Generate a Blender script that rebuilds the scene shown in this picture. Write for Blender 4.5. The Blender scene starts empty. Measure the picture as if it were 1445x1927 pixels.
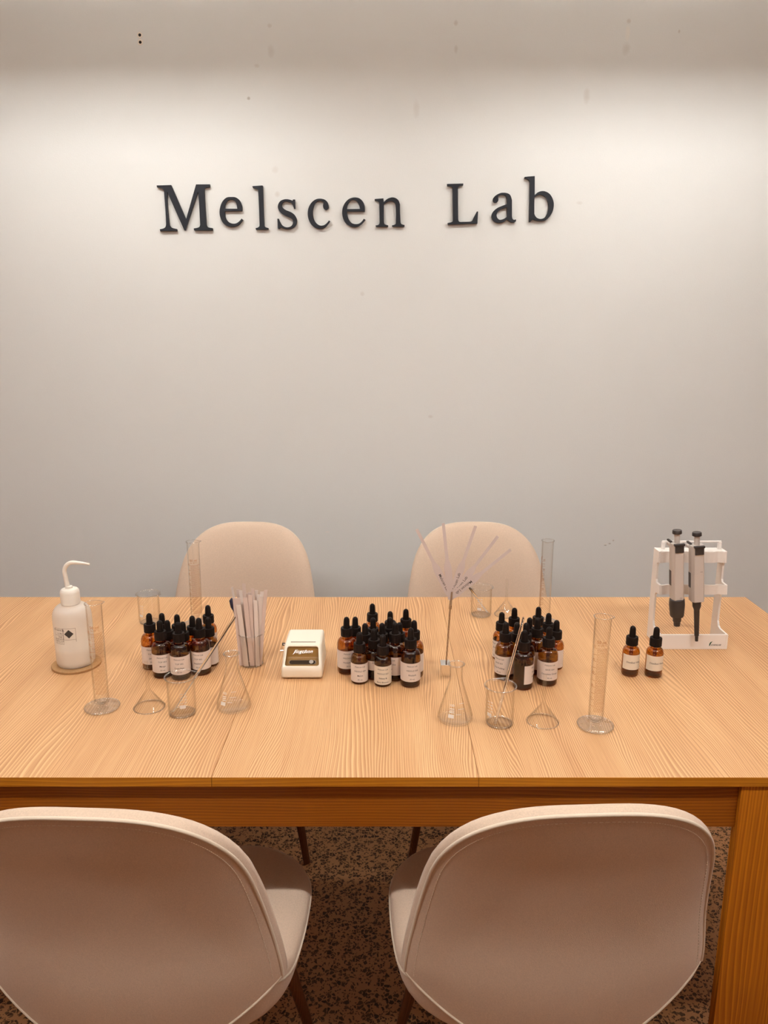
import bpy, bmesh, math, random
from mathutils import Vector, Matrix

# ------------------------------------------------------------------ camera, world, exposure
scene = bpy.context.scene
COL = scene.collection
PI = math.pi

cam_data = bpy.data.cameras.new('camera')
cam = bpy.data.objects.new('camera', cam_data)
COL.objects.link(cam)
cam_data.sensor_fit = 'HORIZONTAL'
cam_data.sensor_width = 36.0
cam_data.lens = 36.0 * 1447.0 / 1445.0
cam_data.clip_start = 0.02
cam.location = (0.0, 0.0, 1.40)
cam.rotation_euler = (math.radians(90.0 - 13.279), 0.0, 0.0)
scene.camera = cam

world = bpy.data.worlds.new('room_ambient')
scene.world = world
world.use_nodes = True
bg = world.node_tree.nodes['Background']
bg.inputs[0].default_value = (1.0, 0.58, 0.40, 1.0)
bg.inputs[1].default_value = 0.27

scene.view_settings.view_transform = 'Standard'
scene.view_settings.look = 'None'
scene.view_settings.gamma = 1.0
scene.view_settings.use_curve_mapping = False
scene.view_settings.exposure = 0.15
scene.cycles.transparent_max_bounces = 40
scene.cycles.max_bounces = 7
scene.cycles.transmission_bounces = 7
scene.cycles.caustics_reflective = False

FAR_TUBE_POWER = 25.0                  # emission of the two tubes by the wall
NEAR_TUBE_POWER = 79.0                 # and of the two nearer the camera
TUBE_COLOR = (1.0, 0.985, 0.945)
ADDED_UPLIGHT_POWER = 20.0                    # glowing strip added on top of each lamp, ceiling bounce as fill

T = 0.74                               # height of the table top
WALL_Y = 2.65

# ------------------------------------------------------------------ helpers
def tag(o, label=None, cat=None, group=None, kind=None):
    if label: o['label'] = label
    if cat: o['category'] = cat
    if group: o['group'] = group
    if kind: o['kind'] = kind
    return o

def thing(name, label, cat, loc=(0, 0, 0), rz=0.0, group=None):
    o = bpy.data.objects.new(name, None)
    o.empty_display_size = 0.02
    COL.objects.link(o)
    o.location = loc
    o.rotation_euler = (0, 0, rz)
    return tag(o, label, cat, group)

def link_mesh(name, me, mat, parent=None):
    o = bpy.data.objects.new(name, me)
    COL.objects.link(o)
    if mat is not None and len(me.materials) == 0:
        me.materials.append(mat)
    if parent is not None:
        o.parent = parent
    return o

def copy_tree(o, parent=None):
    c = o.copy()
    COL.objects.link(c)
    c.parent = parent
    for ch in list(o.children):
        copy_tree(ch, c)
    return c

class MB:
    """collects vertices and faces; build() links them as one mesh object"""
    def __init__(self):
        self.v = []; self.f = []; self.m = []
    def add(self, vs, fs, mi=0):
        b = len(self.v)
        self.v += [tuple(p) for p in vs]
        for q in fs:
            self.f.append(tuple(i + b for i in q)); self.m.append(mi)
        return self
    def box(self, x0, x1, y0, y1, z0, z1, mi=0):
        vs = [(x, y, z) for z in (z0, z1) for y in (y0, y1) for x in (x0, x1)]
        return self.add(vs, [(0, 2, 3, 1), (4, 5, 7, 6), (0, 1, 5, 4), (2, 6, 7, 3), (0, 4, 6, 2), (1, 3, 7, 5)], mi)
    def lathe(self, prof, n=48, cap0=False, cap1=False, warp=None, mi=0, cx=0, cy=0, cz=0):
        vs = []
        for k, (r, z) in enumerate(prof):
            for i in range(n):
                a = 2 * PI * i / n
                rr, zz = r, z
                if warp: rr, zz = warp(k, r, z, a, i)
                vs.append((cx + rr * math.sin(a), cy - rr * math.cos(a), cz + zz))
        fs = []
        for k in range(len(prof) - 1):
            for i in range(n):
                j = (i + 1) % n
                fs.append((k * n + i, k * n + j, (k + 1) * n + j, (k + 1) * n + i))
        if cap0: fs.append(tuple(reversed(range(n))))
        if cap1: fs.append(tuple(range((len(prof) - 1) * n, len(prof) * n)))
        return self.add(vs, fs, mi)
    def tube(self, path, radii, n=12, closed=False, caps=True, mi=0):
        P = [Vector(p) for p in path]
        if not hasattr(radii, '__len__'): radii = [radii] * len(P)
        vs = []; prev = None
        N = len(P)
        for k in range(N):
            if closed: t = P[(k + 1) % N] - P[k - 1]
            else: t = P[min(k + 1, N - 1)] - P[max(k - 1, 0)]
            t = t.normalized()
            if prev is None:
                ref = Vector((0, 0, 1)) if abs(t.z) < 0.9 else Vector((1, 0, 0))
                nrm = (ref - t * ref.dot(t)).normalized()
            else:
                nrm = (prev - t * prev.dot(t)).normalized()
            prev = nrm
            b = t.cross(nrm)
            for i in range(n):
                a = 2 * PI * i / n
                vs.append(P[k] + (nrm * math.cos(a) + b * math.sin(a)) * radii[k])
        fs = []
        for k in range(N if closed else N - 1):
            k2 = (k + 1) % N
            for i in range(n):
                j = (i + 1) % n
                fs.append((k * n + i, k * n + j, k2 * n + j, k2 * n + i))
        if caps and not closed:
            fs.append(tuple(reversed(range(n)))); fs.append(tuple(range((N - 1) * n, N * n)))
        return self.add(vs, fs, mi)
    def prism(self, poly, axis, a0, a1, mi=0):
        """polygon in the plane across `axis` ('x': (y,z), 'y': (x,z), 'z': (x,y)), extruded a0..a1"""
        def pt(p, a):
            return {'x': (a, p[0], p[1]), 'y': (p[0], a, p[1]), 'z': (p[0], p[1], a)}[axis]
        n = len(poly)
        vs = [pt(p, a0) for p in poly] + [pt(p, a1) for p in poly]
        fs = [tuple(range(n)), tuple(reversed(range(n, 2 * n)))]
        for i in range(n):
            j = (i + 1) % n
            fs.append((i, i + n, j + n, j))
        return self.add(vs, fs, mi)
    def grid(self, fn, nu, nv, flip=False, mi=0):
        vs = [fn(i / nu, j / nv) for j in range(nv + 1) for i in range(nu + 1)]
        fs = []
        for j in range(nv):
            for i in range(nu):
                q = (j * (nu + 1) + i, j * (nu + 1) + i + 1, (j + 1) * (nu + 1) + i + 1, (j + 1) * (nu + 1) + i)
                fs.append(tuple(reversed(q)) if flip else q)
        return self.add(vs, fs, mi)
    def mesh(self, name, mats, smooth=None, fix=True, weld=False):
        me = bpy.data.meshes.new(name)
        me.from_pydata(self.v, [], self.f)
        for m in (mats if isinstance(mats, (list, tuple)) else [mats]):
            me.materials.append(m)
        me.polygons.foreach_set('material_index', self.m)
        if fix or weld:
            bm = bmesh.new(); bm.from_mesh(me)
            if weld: bmesh.ops.remove_doubles(bm, verts=bm.verts, dist=1e-5)
            if fix: bmesh.ops.recalc_face_normals(bm, faces=bm.faces)
            bm.to_mesh(me); bm.free()
        if smooth is not None:
            me.shade_smooth()
            me.set_sharp_from_angle(angle=math.radians(smooth))
        return me
    def build(self, name, mats, parent=None, smooth=None, fix=True, bevel=None, weld=False, seg=3):
        o = link_mesh(name, self.mesh(name, mats, smooth, fix, weld), None, parent)
        if bevel:
            b = o.modifiers.new('bevel', 'BEVEL')
            b.width = bevel; b.segments = seg; b.limit_method = 'ANGLE'; b.angle_limit = math.radians(35)
            b.harden_normals = False
        return o

def catmull(pts, sub=5):
    """pts: (x, z, corner) closed outline; smooth runs between corners"""
    n = len(pts); out = []
    for i in range(n):
        p1, p2 = pts[i], pts[(i + 1) % n]
        p0 = pts[i - 1] if not p1[2] else None
        p3 = pts[(i + 2) % n] if not p2[2] else None
        if p1[2] and p2[2]:
            out.append((p1[0], p1[1])); continue
        a = p0 if p0 else (2 * p1[0] - p2[0], 2 * p1[1] - p2[1])
        d = p3 if p3 else (2 * p2[0] - p1[0], 2 * p2[1] - p1[1])
        for k in range(sub):
            t = k / sub
            c = []
            for e in (0, 1):
                c.append(0.5 * (2 * p1[e] + (p2[e] - a[e]) * t + (2 * a[e] - 5 * p1[e] + 4 * p2[e] - d[e]) * t * t
                                + (3 * p1[e] - a[e] - 3 * p2[e] + d[e]) * t ** 3))
            out.append(tuple(c))
    return out

_text_cache = {}
def text_shape(s, size=1.0, shear=0.0, bold=0.0):
    """flat triangulated lettering of the built-in font: (verts, faces, width), centred on x"""
    key = (s, shear, bold)
    if key not in _text_cache:
        cu = bpy.data.curves.new('lettering_tmp', 'FONT')
        cu.body = s; cu.size = 1.0; cu.align_x = 'CENTER'; cu.align_y = 'CENTER'
        cu.shear = shear; cu.resolution_u = 2; cu.offset = bold
        ob = bpy.data.objects.new('lettering_tmp', cu)
        COL.objects.link(ob)
        dg = bpy.context.evaluated_depsgraph_get()
        me = ob.evaluated_get(dg).to_mesh()
        vs = [tuple(v.co) for v in me.vertices]; fs = [tuple(p.vertices) for p in me.polygons]
        ob.evaluated_get(dg).to_mesh_clear()
        bpy.data.objects.remove(ob); bpy.data.curves.remove(cu)
        _text_cache[key] = (vs, fs)
    vs, fs = _text_cache[key]
    return [(x * size, y * size) for x, y, z in vs], fs

def wrap_text(mb, s, size, u, z, rfun, shear=0.0, bold=0.0):
    """lettering printed round a turned surface; u is arc length to the right of the front"""
    vs, fs = text_shape(s, size, shear, bold)
    out = []
    for x, y in vs:
        r = rfun(z + y); a = (u + x) / r
        out.append((r * math.sin(a), -r * math.cos(a), z + y))
    mb.add(out, fs)

def wrap_rect(mb, u0, u1, z0, z1, rfun, n=6):
    vs = []; fs = []
    for i in range(n + 1):
        u = u0 + (u1 - u0) * i / n
        for z in (z0, z1):
            r = rfun(z); a = u / rfun((z0 + z1) / 2)
            vs.append((r * math.sin(a), -r * math.cos(a), z))
    for i in range(n):
        fs.append((2 * i, 2 * i + 2, 2 * i + 3, 2 * i + 1))
    mb.add(vs, fs)

# ------------------------------------------------------------------ materials
def new_mat(name):
    m = bpy.data.materials.new(name); m.use_nodes = True
    nt = m.node_tree
    return m, nt, nt.nodes, nt.links, nt.nodes['Principled BSDF']

def mottled(name, col, rough=0.5, var=0.06, scale=30.0, metal=0.0, spec=0.5, bump=0.0, bump_scale=None, sheen=0.0, coat=0.0):
    m, nt, N, L, b = new_mat(name)
    tc = N.new('ShaderNodeTexCoord')
    no = N.new('ShaderNodeTexNoise'); no.inputs['Scale'].default_value = scale; no.inputs['Detail'].default_value = 3
    L.new(tc.outputs['Object'], no.inputs['Vector'])
    mx = N.new('ShaderNodeMix'); mx.data_type = 'RGBA'
    mx.inputs['A'].default_value = tuple(min(1, c * (1 - var)) for c in col) + (1,)
    mx.inputs['B'].default_value = tuple(min(1, c * (1 + var)) for c in col) + (1,)
    L.new(no.outputs['Fac'], mx.inputs['Factor'])
    L.new(mx.outputs['Result'], b.inputs['Base Color'])
    b.inputs['Roughness'].default_value = rough
    b.inputs['Metallic'].default_value = metal
    b.inputs['Specular IOR Level'].default_value = spec
    if sheen:
        b.inputs['Sheen Weight'].default_value = sheen
        b.inputs['Sheen Roughness'].default_value = 0.5
    if coat: b.inputs['Coat Weight'].default_value = coat
    if bump:
        n2 = N.new('ShaderNodeTexNoise'); n2.inputs['Scale'].default_value = bump_scale or scale * 4
        n2.inputs['Detail'].default_value = 4
        L.new(tc.outputs['Object'], n2.inputs['Vector'])
        bp = N.new('ShaderNodeBump'); bp.inputs['Strength'].default_value = bump; bp.inputs['Distance'].default_value = 0.001
        L.new(n2.outputs['Fac'], bp.inputs['Height']); L.new(bp.outputs['Normal'], b.inputs['Normal'])
    return m

def math_node(N, L, op, a, b=None):
    n = N.new('ShaderNodeMath'); n.operation = op
    for i, s in enumerate((a, b)):
        if s is None: continue
        if isinstance(s, (int, float)): n.inputs[i].default_value = s
        else: L.new(s, n.inputs[i])
    return n.outputs[0]

def wood(name, along, light, dark, period=0.0075, seed=0.0, rough=0.42, warp=0.085, contrast=1.0):
    """grain as contour lines of a slowly varying field, running along 'y', 'x' or 'z'"""
    m, nt, N, L, b = new_mat(name)
    tc = N.new('ShaderNodeTexCoord')
    sp = N.new('ShaderNodeSeparateXYZ'); L.new(tc.outputs['Object'], sp.inputs[0])
    X, Y, Z = sp.outputs
    if along == 'y': across, run, third = X, Y, Z
    elif along == 'x': across, run, third = math_node(N, L, 'ADD', Z, math_node(N, L, 'MULTIPLY', Y, 0.6)), X, Y
    else: across, run, third = math_node(N, L, 'ADD', X, math_node(N, L, 'MULTIPLY', Y, 0.8)), Z, Y
    def vec(sa, sr, off):
        c = N.new('ShaderNodeCombineXYZ')
        L.new(math_node(N, L, 'MULTIPLY', across, sa), c.inputs[0])
        L.new(math_node(N, L, 'MULTIPLY', run, sr), c.inputs[1])
        c.inputs[2].default_value = off
        return c.outputs[0]
    def noise(v, scale, detail, rough_=0.5):
        n = N.new('ShaderNodeTexNoise'); n.inputs['Scale'].default_value = scale
        n.inputs['Detail'].default_value = detail; n.inputs['Roughness'].default_value = rough_
        L.new(v, n.inputs['Vector']); return n.outputs['Fac']
    big = noise(vec(10.0, 1.5, 3.1 + seed), 1.0, 2.0, 0.4)
    fine = noise(vec(45.0, 5.0, 7.7 + seed), 1.0, 2.0, 0.4)
    h = math_node(N, L, 'ADD', across, math_node(N, L, 'MULTIPLY', big, warp))
    h = math_node(N, L, 'ADD', h, math_node(N, L, 'MULTIPLY', fine, period * 0.7))
    ph = math_node(N, L, 'FRACT', math_node(N, L, 'DIVIDE', h, period))
    streak = noise(vec(520.0, 7.0, 1.3 + seed), 1.0, 3.0, 0.7)
    patch = noise(vec(14.0, 1.2, 5.0 + seed), 1.0, 2.0)
    ramp = N.new('ShaderNodeValToRGB')
    e = ramp.color_ramp.elements
    e[0].position = 0.0; e[0].color = (0.95, 0.95, 0.95, 1)
    e[1].position = 1.0; e[1].color = (0.95, 0.95, 0.95, 1)
    for p, v in ((0.16, 0.80), (0.30, 0.42), (0.62, 0.22), (0.86, 0.0), (0.93, 0.30)):
        k = e.new(p); k.color = (v, v, v, 1)
    L.new(ph, ramp.inputs[0])
    # tighter growth rings in some zones of the board
    ph2 = math_node(N, L, 'FRACT', math_node(N, L, 'DIVIDE', h, period * 0.53))
    tri = math_node(N, L, 'MULTIPLY', math_node(N, L, 'ABSOLUTE', math_node(N, L, 'SUBTRACT', ph2, 0.5)), 1.8)
    zone = N.new('ShaderNodeMapRange'); zone.inputs['From Min'].default_value = 0.44; zone.inputs['From Max'].default_value = 0.58
    L.new(noise(vec(5.0, 0.8, 2.0 + seed), 1.0, 1.0), zone.inputs['Value'])
    mz = N.new('ShaderNodeMix'); L.new(zone.outputs[0], mz.inputs['Factor']); L.new(ramp.outputs[0], mz.inputs['A']); L.new(tri, mz.inputs['B'])
    s = math_node(N, L, 'MULTIPLY', mz.outputs['Result'], 0.66 * contrast)
    amp = noise(vec(26.0, 2.0, 9.0 + seed), 1.0, 1.0)
    s = math_node(N, L, 'MULTIPLY', s, math_node(N, L, 'ADD', math_node(N, L, 'MULTIPLY', amp, 1.1), 0.45))
    s = math_node(N, L, 'ADD', s, math_node(N, L, 'MULTIPLY', math_node(N, L, 'SUBTRACT', streak, 0.12), 0.62))
    s = math_node(N, L, 'ADD', s, math_node(N, L, 'MULTIPLY', math_node(N, L, 'SUBTRACT', patch, 0.5), 0.35))
    cr = N.new('ShaderNodeValToRGB')
    cr.color_ramp.elements[0].position = 0.12; cr.color_ramp.elements[0].color = tuple(dark) + (1,)
    cr.color_ramp.elements[1].position = 0.80; cr.color_ramp.elements[1].color = tuple(light) + (1,)
    L.new(s, cr.inputs[0]); L.new(cr.outputs[0], b.inputs['Base Color'])
    b.inputs['Roughness'].default_value = rough
    b.inputs['Specular IOR Level'].default_value = 0.3
    bp = N.new('ShaderNodeBump'); bp.inputs['Strength'].default_value = 0.06; bp.inputs['Distance'].default_value = 0.0004
    L.new(s, bp.inputs['Height']); L.new(bp.outputs['Normal'], b.inputs['Normal'])
    return m

def thin_glass(name, face, edge, ior=1.45, rough=0.05, blend=0.5):
    """glass wall: clear straight through, more absorbing where the wall is seen edge-on, Fresnel reflection"""
    m = bpy.data.materials.new(name); m.use_nodes = True
    nt = m.node_tree; N = nt.nodes; L = nt.links
    N.clear()
    out = N.new('ShaderNodeOutputMaterial')
    tr = N.new('ShaderNodeBsdfTransparent'); gl = N.new('ShaderNodeBsdfGlossy'); gl.inputs['Roughness'].default_value = rough
    lw = N.new('ShaderNodeLayerWeight'); lw.inputs['Blend'].default_value = blend
    p = math_node(N, L, 'POWER', lw.outputs['Facing'], 4.0)
    no = N.new('ShaderNodeTexNoise'); no.inputs['Scale'].default_value = 60.0
    p2 = math_node(N, L, 'MULTIPLY', p, math_node(N, L, 'ADD', math_node(N, L, 'MULTIPLY', no.outputs['Fac'], 0.2), 0.9))
    mx = N.new('ShaderNodeMix'); mx.data_type = 'RGBA'
    mx.inputs['A'].default_value = tuple(face) + (1,); mx.inputs['B'].default_value = tuple(edge) + (1,)
    L.new(p2, mx.inputs['Factor']); L.new(mx.outputs['Result'], tr.inputs['Color'])
    f0 = ((ior - 1) / (ior + 1)) ** 2          # Schlick reflection of the wall
    fr = math_node(N, L, 'ADD', math_node(N, L, 'MULTIPLY', math_node(N, L, 'POWER', lw.outputs['Facing'], 5.0), 0.9), f0)
    ms = N.new('ShaderNodeMixShader')
    L.new(fr, ms.inputs[0]); L.new(tr.outputs[0], ms.inputs[1]); L.new(gl.outputs[0], ms.inputs[2])
    L.new(ms.outputs[0], out.inputs[0])
    return m

def solid_glass(name, tint=(0.97, 0.98, 0.97)):
    m, nt, N, L, b = new_mat(name)
    b.inputs['Base Color'].default_value = tint + (1,)
    b.inputs['Transmission Weight'].default_value = 1.0
    b.inputs['IOR'].default_value = 1.47
    no = N.new('ShaderNodeTexNoise'); no.inputs['Scale'].default_value = 40.0
    L.new(math_node(N, L, 'MULTIPLY', no.outputs['Fac'], 0.03), b.inputs['Roughness'])
    return m

M = {}
M['fabric'] = mottled('fabric_beige', (0.65, 0.505, 0.392), 0.95, 0.17, 480.0, spec=0.12, bump=0.45, bump_scale=1100.0, sheen=0.25)
M['fabric_trim'] = mottled('fabric_piping', (0.72, 0.62, 0.50), 0.9, 0.08, 900.0, spec=0.15, sheen=0.25)
M['chair_leg'] = wood('chair_leg_walnut', 'z', (0.16, 0.055, 0.02), (0.07, 0.022, 0.008), 0.006)
TOPL, TOPD = (0.74, 0.450, 0.228), (0.40, 0.178, 0.068)
M['wood_top'] = [wood('oak_tabletop_%d' % i, 'y', TOPL, TOPD, 0.0058, seed=11.3 * i) for i in range(3)]
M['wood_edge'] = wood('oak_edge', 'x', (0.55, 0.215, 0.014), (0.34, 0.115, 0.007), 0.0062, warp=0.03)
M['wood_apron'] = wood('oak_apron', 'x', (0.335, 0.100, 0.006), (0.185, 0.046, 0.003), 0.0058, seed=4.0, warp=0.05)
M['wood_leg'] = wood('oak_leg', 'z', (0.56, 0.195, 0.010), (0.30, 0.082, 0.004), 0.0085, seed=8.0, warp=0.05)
M['glass'] = thin_glass('clear_glass', (0.995, 0.994, 0.990), (0.76, 0.71, 0.64))
M['glass_foot'] = thin_glass('thick_glass', (0.994, 0.992, 0.988), (0.93, 0.91, 0.88), ior=1.9)
M['glass_rim'] = thin_glass('glass_rim', (0.98, 0.975, 0.965), (0.92, 0.89, 0.85), ior=2.6)
M['glass_solid'] = solid_glass('clear_glass_solid')
M['amber'] = thin_glass('amber_glass', (0.66, 0.40, 0.085), (0.24, 0.095, 0.012), ior=1.8, rough=0.035)
M['amber_liquid'] = thin_glass('amber_liquid', (0.62, 0.36, 0.08), (0.30, 0.12, 0.02), ior=1.2)
M['black_rubber'] = mottled('black_rubber', (0.010, 0.0062, 0.005), 0.5, 0.2, 200.0, spec=0.12)
M['black_plastic'] = mottled('black_plastic', (0.011, 0.0068, 0.0055), 0.45, 0.2, 200.0, spec=0.14)
M['paper'] = mottled('label_paper', (0.74, 0.65, 0.59), 0.75, 0.03, 90.0, spec=0.2)
M['paper_cream'] = mottled('label_paper_cream', (0.78, 0.70, 0.58), 0.75, 0.03, 90.0, spec=0.2)
M['ink'] = mottled('label_ink', (0.055, 0.045, 0.04), 0.7, 0.2, 300.0, spec=0.2)
M['ink_soft'] = mottled('label_ink_soft', (0.16, 0.13, 0.115), 0.7, 0.2, 300.0, spec=0.2)
M['ink_brown'] = mottled('scale_ink_brown', (0.40, 0.15, 0.035), 0.6, 0.15, 300.0)
M['ink_white'] = mottled('scale_ink_white', (0.80, 0.76, 0.72), 0.6, 0.05, 300.0)
M['white_plastic'] = mottled('white_plastic', (0.84, 0.80, 0.765), 0.38, 0.02, 30.0)
M['pipette_grey'] = mottled('pipette_grey', (0.56, 0.50, 0.46), 0.42, 0.03, 40.0)
M['dark_plastic'] = mottled('dark_plastic', (0.035, 0.028, 0.026), 0.45, 0.1, 80.0)
M['cream_plastic'] = mottled('cream_plastic', (0.87, 0.79, 0.66), 0.34, 0.015, 20.0)
M['brown_panel'] = mottled('bronze_panel', (0.26, 0.135, 0.03), 0.32, 0.08, 90.0)
M['chrome'] = mottled('chrome', (0.80, 0.77, 0.74), 0.16, 0.04, 60.0, metal=1.0)
M['steel_rod'] = mottled('steel_rod', (0.55, 0.46, 0.38), 0.2, 0.06, 60.0, metal=1.0)
M['cork'] = mottled('cork', (0.42, 0.245, 0.115), 0.9, 0.2, 260.0, spec=0.15, bump=0.5, bump_scale=600)
M['strip_pink'] = mottled('paper_strip_pinkish', (0.64, 0.51, 0.45), 0.8, 0.03, 60.0, spec=0.2)
M['strip_white'] = mottled('paper_strip_white', (0.70, 0.61, 0.55), 0.8, 0.03, 60.0, spec=0.2)
M['card'] = mottled('test_card', (0.60, 0.50, 0.47), 0.7, 0.03, 50.0, spec=0.25)
M['navy'] = mottled('navy_plastic', (0.02, 0.022, 0.05), 0.35, 0.1, 90.0)
M['sign_face'] = mottled('sign_black', (0.020, 0.023, 0.031), 0.6, 0.08, 20.0, spec=0.25)
M['sign_side'] = mottled('sign_side', (0.035, 0.022, 0.017), 0.6, 0.1, 60.0, spec=0.3)
M['lamp_white'] = mottled('lamp_housing_white', (0.75, 0.72, 0.68), 0.5, 0.02, 20.0)
M['green'] = mottled('logo_green', (0.01, 0.10, 0.05), 0.5, 0.1, 200.0)
M['window_dark'] = mottled('window_dark', (0.030, 0.016, 0.008), 0.25, 0.1, 80.0, spec=0.3)
M['hole'] = mottled('hole_dark', (0.012, 0.008, 0.006), 0.9, 0.2, 300.0)
M['plaster'] = mottled('bare_plaster', (0.85, 0.80, 0.72), 0.9, 0.06, 400.0)

def pe_mat():
    m, nt, N, L, b = new_mat('translucent_polyethylene')
    out = N['Material Output']
    b.inputs['Base Color'].default_value = (0.90, 0.87, 0.83, 1); b.inputs['Roughness'].default_value = 0.25
    tl = N.new('ShaderNodeBsdfTranslucent'); tl.inputs[0].default_value = (0.95, 0.92, 0.87, 1)
    tp = N.new('ShaderNodeBsdfTransparent'); tp.inputs[0].default_value = (0.97, 0.95, 0.91, 1)
    no = N.new('ShaderNodeTexNoise'); no.inputs['Scale'].default_value = 25.0
    a = N.new('ShaderNodeMixShader'); c = N.new('ShaderNodeMixShader')
    L.new(math_node(N, L, 'ADD', math_node(N, L, 'MULTIPLY', no.outputs['Fac'], 0.06), 0.30), a.inputs[0])
    L.new(b.outputs[0], a.inputs[1]); L.new(tl.outputs[0], a.inputs[2])
    c.inputs[0].default_value = 0.30
    L.new(a.outputs[0], c.inputs[1]); L.new(tp.outputs[0], c.inputs[2]); L.new(c.outputs[0], out.inputs[0])
    return m
M['polyethylene'] = pe_mat()
M['pe_solid'] = mottled('polyethylene_cap', (0.84, 0.79, 0.71), 0.4, 0.02, 40.0)
M['liquid'] = mottled('ethanol', (0.84, 0.76, 0.65), 0.2, 0.02, 20.0)

def wall_mat():
    m, nt, N, L, b = new_mat('painted_wall')
    tc = N.new('ShaderNodeTexCoord')
    n1 = N.new('ShaderNodeTexNoise'); n1.inputs['Scale'].default_value = 1.6; n1.inputs['Detail'].default_value = 3
    L.new(tc.outputs['Object'], n1.inputs['Vector'])
    mx = N.new('ShaderNodeMix'); mx.data_type = 'RGBA'
    mx.inputs['A'].default_value = (0.750, 0.772, 0.768, 1); mx.inputs['B'].default_value = (0.775, 0.797, 0.798, 1)
    L.new(n1.outputs['Fac'], mx.inputs['Factor'])
    col = mx.outputs['Result']
    sp = N.new('ShaderNodeSeparateXYZ'); L.new(tc.outputs['Object'], sp.inputs[0])
    n2 = N.new('ShaderNodeTexNoise'); n2.inputs['Scale'].default_value = 60.0; n2.inputs['Detail'].default_value = 2
    L.new(tc.outputs['Object'], n2.inputs['Vector'])
    for x, z, rx, rz, c, k in WALL_MARKS:          # scuffs and filled holes of the old wall
        dx = math_node(N, L, 'DIVIDE', math_node(N, L, 'SUBTRACT', sp.outputs[0], x), rx)
        dz = math_node(N, L, 'DIVIDE', math_node(N, L, 'SUBTRACT', sp.outputs[2], z), rz)
        d = math_node(N, L, 'ADD', math_node(N, L, 'MULTIPLY', dx, dx), math_node(N, L, 'MULTIPLY', dz, dz))
        d = math_node(N, L, 'ADD', d, math_node(N, L, 'MULTIPLY', n2.outputs['Fac'], 0.9))
        mr = N.new('ShaderNodeMapRange'); mr.inputs['From Min'].default_value = 1.5; mr.inputs['From Max'].default_value = 0.4
        mr.inputs['To Max'].default_value = k
        L.new(d, mr.inputs['Value'])
        mm = N.new('ShaderNodeMix'); mm.data_type = 'RGBA'
        L.new(mr.outputs[0], mm.inputs['Factor']); L.new(col, mm.inputs['A']); mm.inputs['B'].default_value = tuple(c) + (1,)
        col = mm.outputs['Result']
    L.new(col, b.inputs['Base Color'])
    b.inputs['Roughness'].default_value = 0.7; b.inputs['Specular IOR Level'].default_value = 0.25
    n3 = N.new('ShaderNodeTexNoise'); n3.inputs['Scale'].default_value = 220.0; n3.inputs['Detail'].default_value = 3
    L.new(tc.outputs['Object'], n3.inputs['Vector'])
    bp = N.new('ShaderNodeBump'); bp.inputs['Strength'].default_value = 0.12; bp.inputs['Distance'].default_value = 0.002
    L.new(n3.outputs['Fac'], bp.inputs['Height']); L.new(bp.outputs['Normal'], b.inputs['Normal'])
    return m
GREY = (0.50, 0.45, 0.40); PALE = (0.86, 0.82, 0.76); DARK = (0.28, 0.24, 0.20)
WALL_MARKS = [
    (-0.3528, 2.3146, 0.008, 0.008, GREY, 0.35),
    (-0.3503, 2.2424, 0.012, 0.022, GREY, 0.25),
    (0.2217, 2.3220, 0.008, 0.010, GREY, 0.50),
    (0.2233, 2.2484, 0.007, 0.014, GREY, 0.40),
    (0.7531, 2.3263, 0.008, 0.008, GREY, 0.50),
    (0.7522, 2.2941, 0.009, 0.024, PALE, 0.50),
    (0.7504, 2.2498, 0.014, 0.020, GREY, 0.30),
    (-0.4249, 2.1101, 0.006, 0.006, DARK, 0.60),
    (0.1013, 2.0796, 0.012, 0.030, GREY, 0.20),
    (0.6365, 2.1177, 0.012, 0.026, GREY, 0.30),
    (-0.3483, 1.9005, 0.012, 0.012, GREY, 0.20),
    (-0.3438, 1.8272, 0.010, 0.010, GREY, 0.35),
    (0.7918, 0.6525, 0.006, 0.003, DARK, 0.70),
    (0.7915, 0.6565, 0.007, 0.002, PALE, 0.90),
    (0.8066, 0.6584, 0.005, 0.003, DARK, 0.60),
    (0.8191, 0.6702, 0.004, 0.004, GREY, 0.80),
    (-0.2016, 0.7016, 0.011, 0.002, PALE, 0.80),
    (0.9109, 2.2985, 0.004, 0.006, GREY, 0.60),
    (0.6316, 1.8015, 0.012, 0.006, GREY, 0.25),
    (0.1600, 1.1118, 0.010, 0.006, GREY, 0.30),
    (-0.0714, 1.5184, 0.008, 0.008, GREY, 0.25),
    (-0.3964, 2.2022, 0.010, 0.006, GREY, 0.30),
]
M['wall'] = wall_mat()

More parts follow.
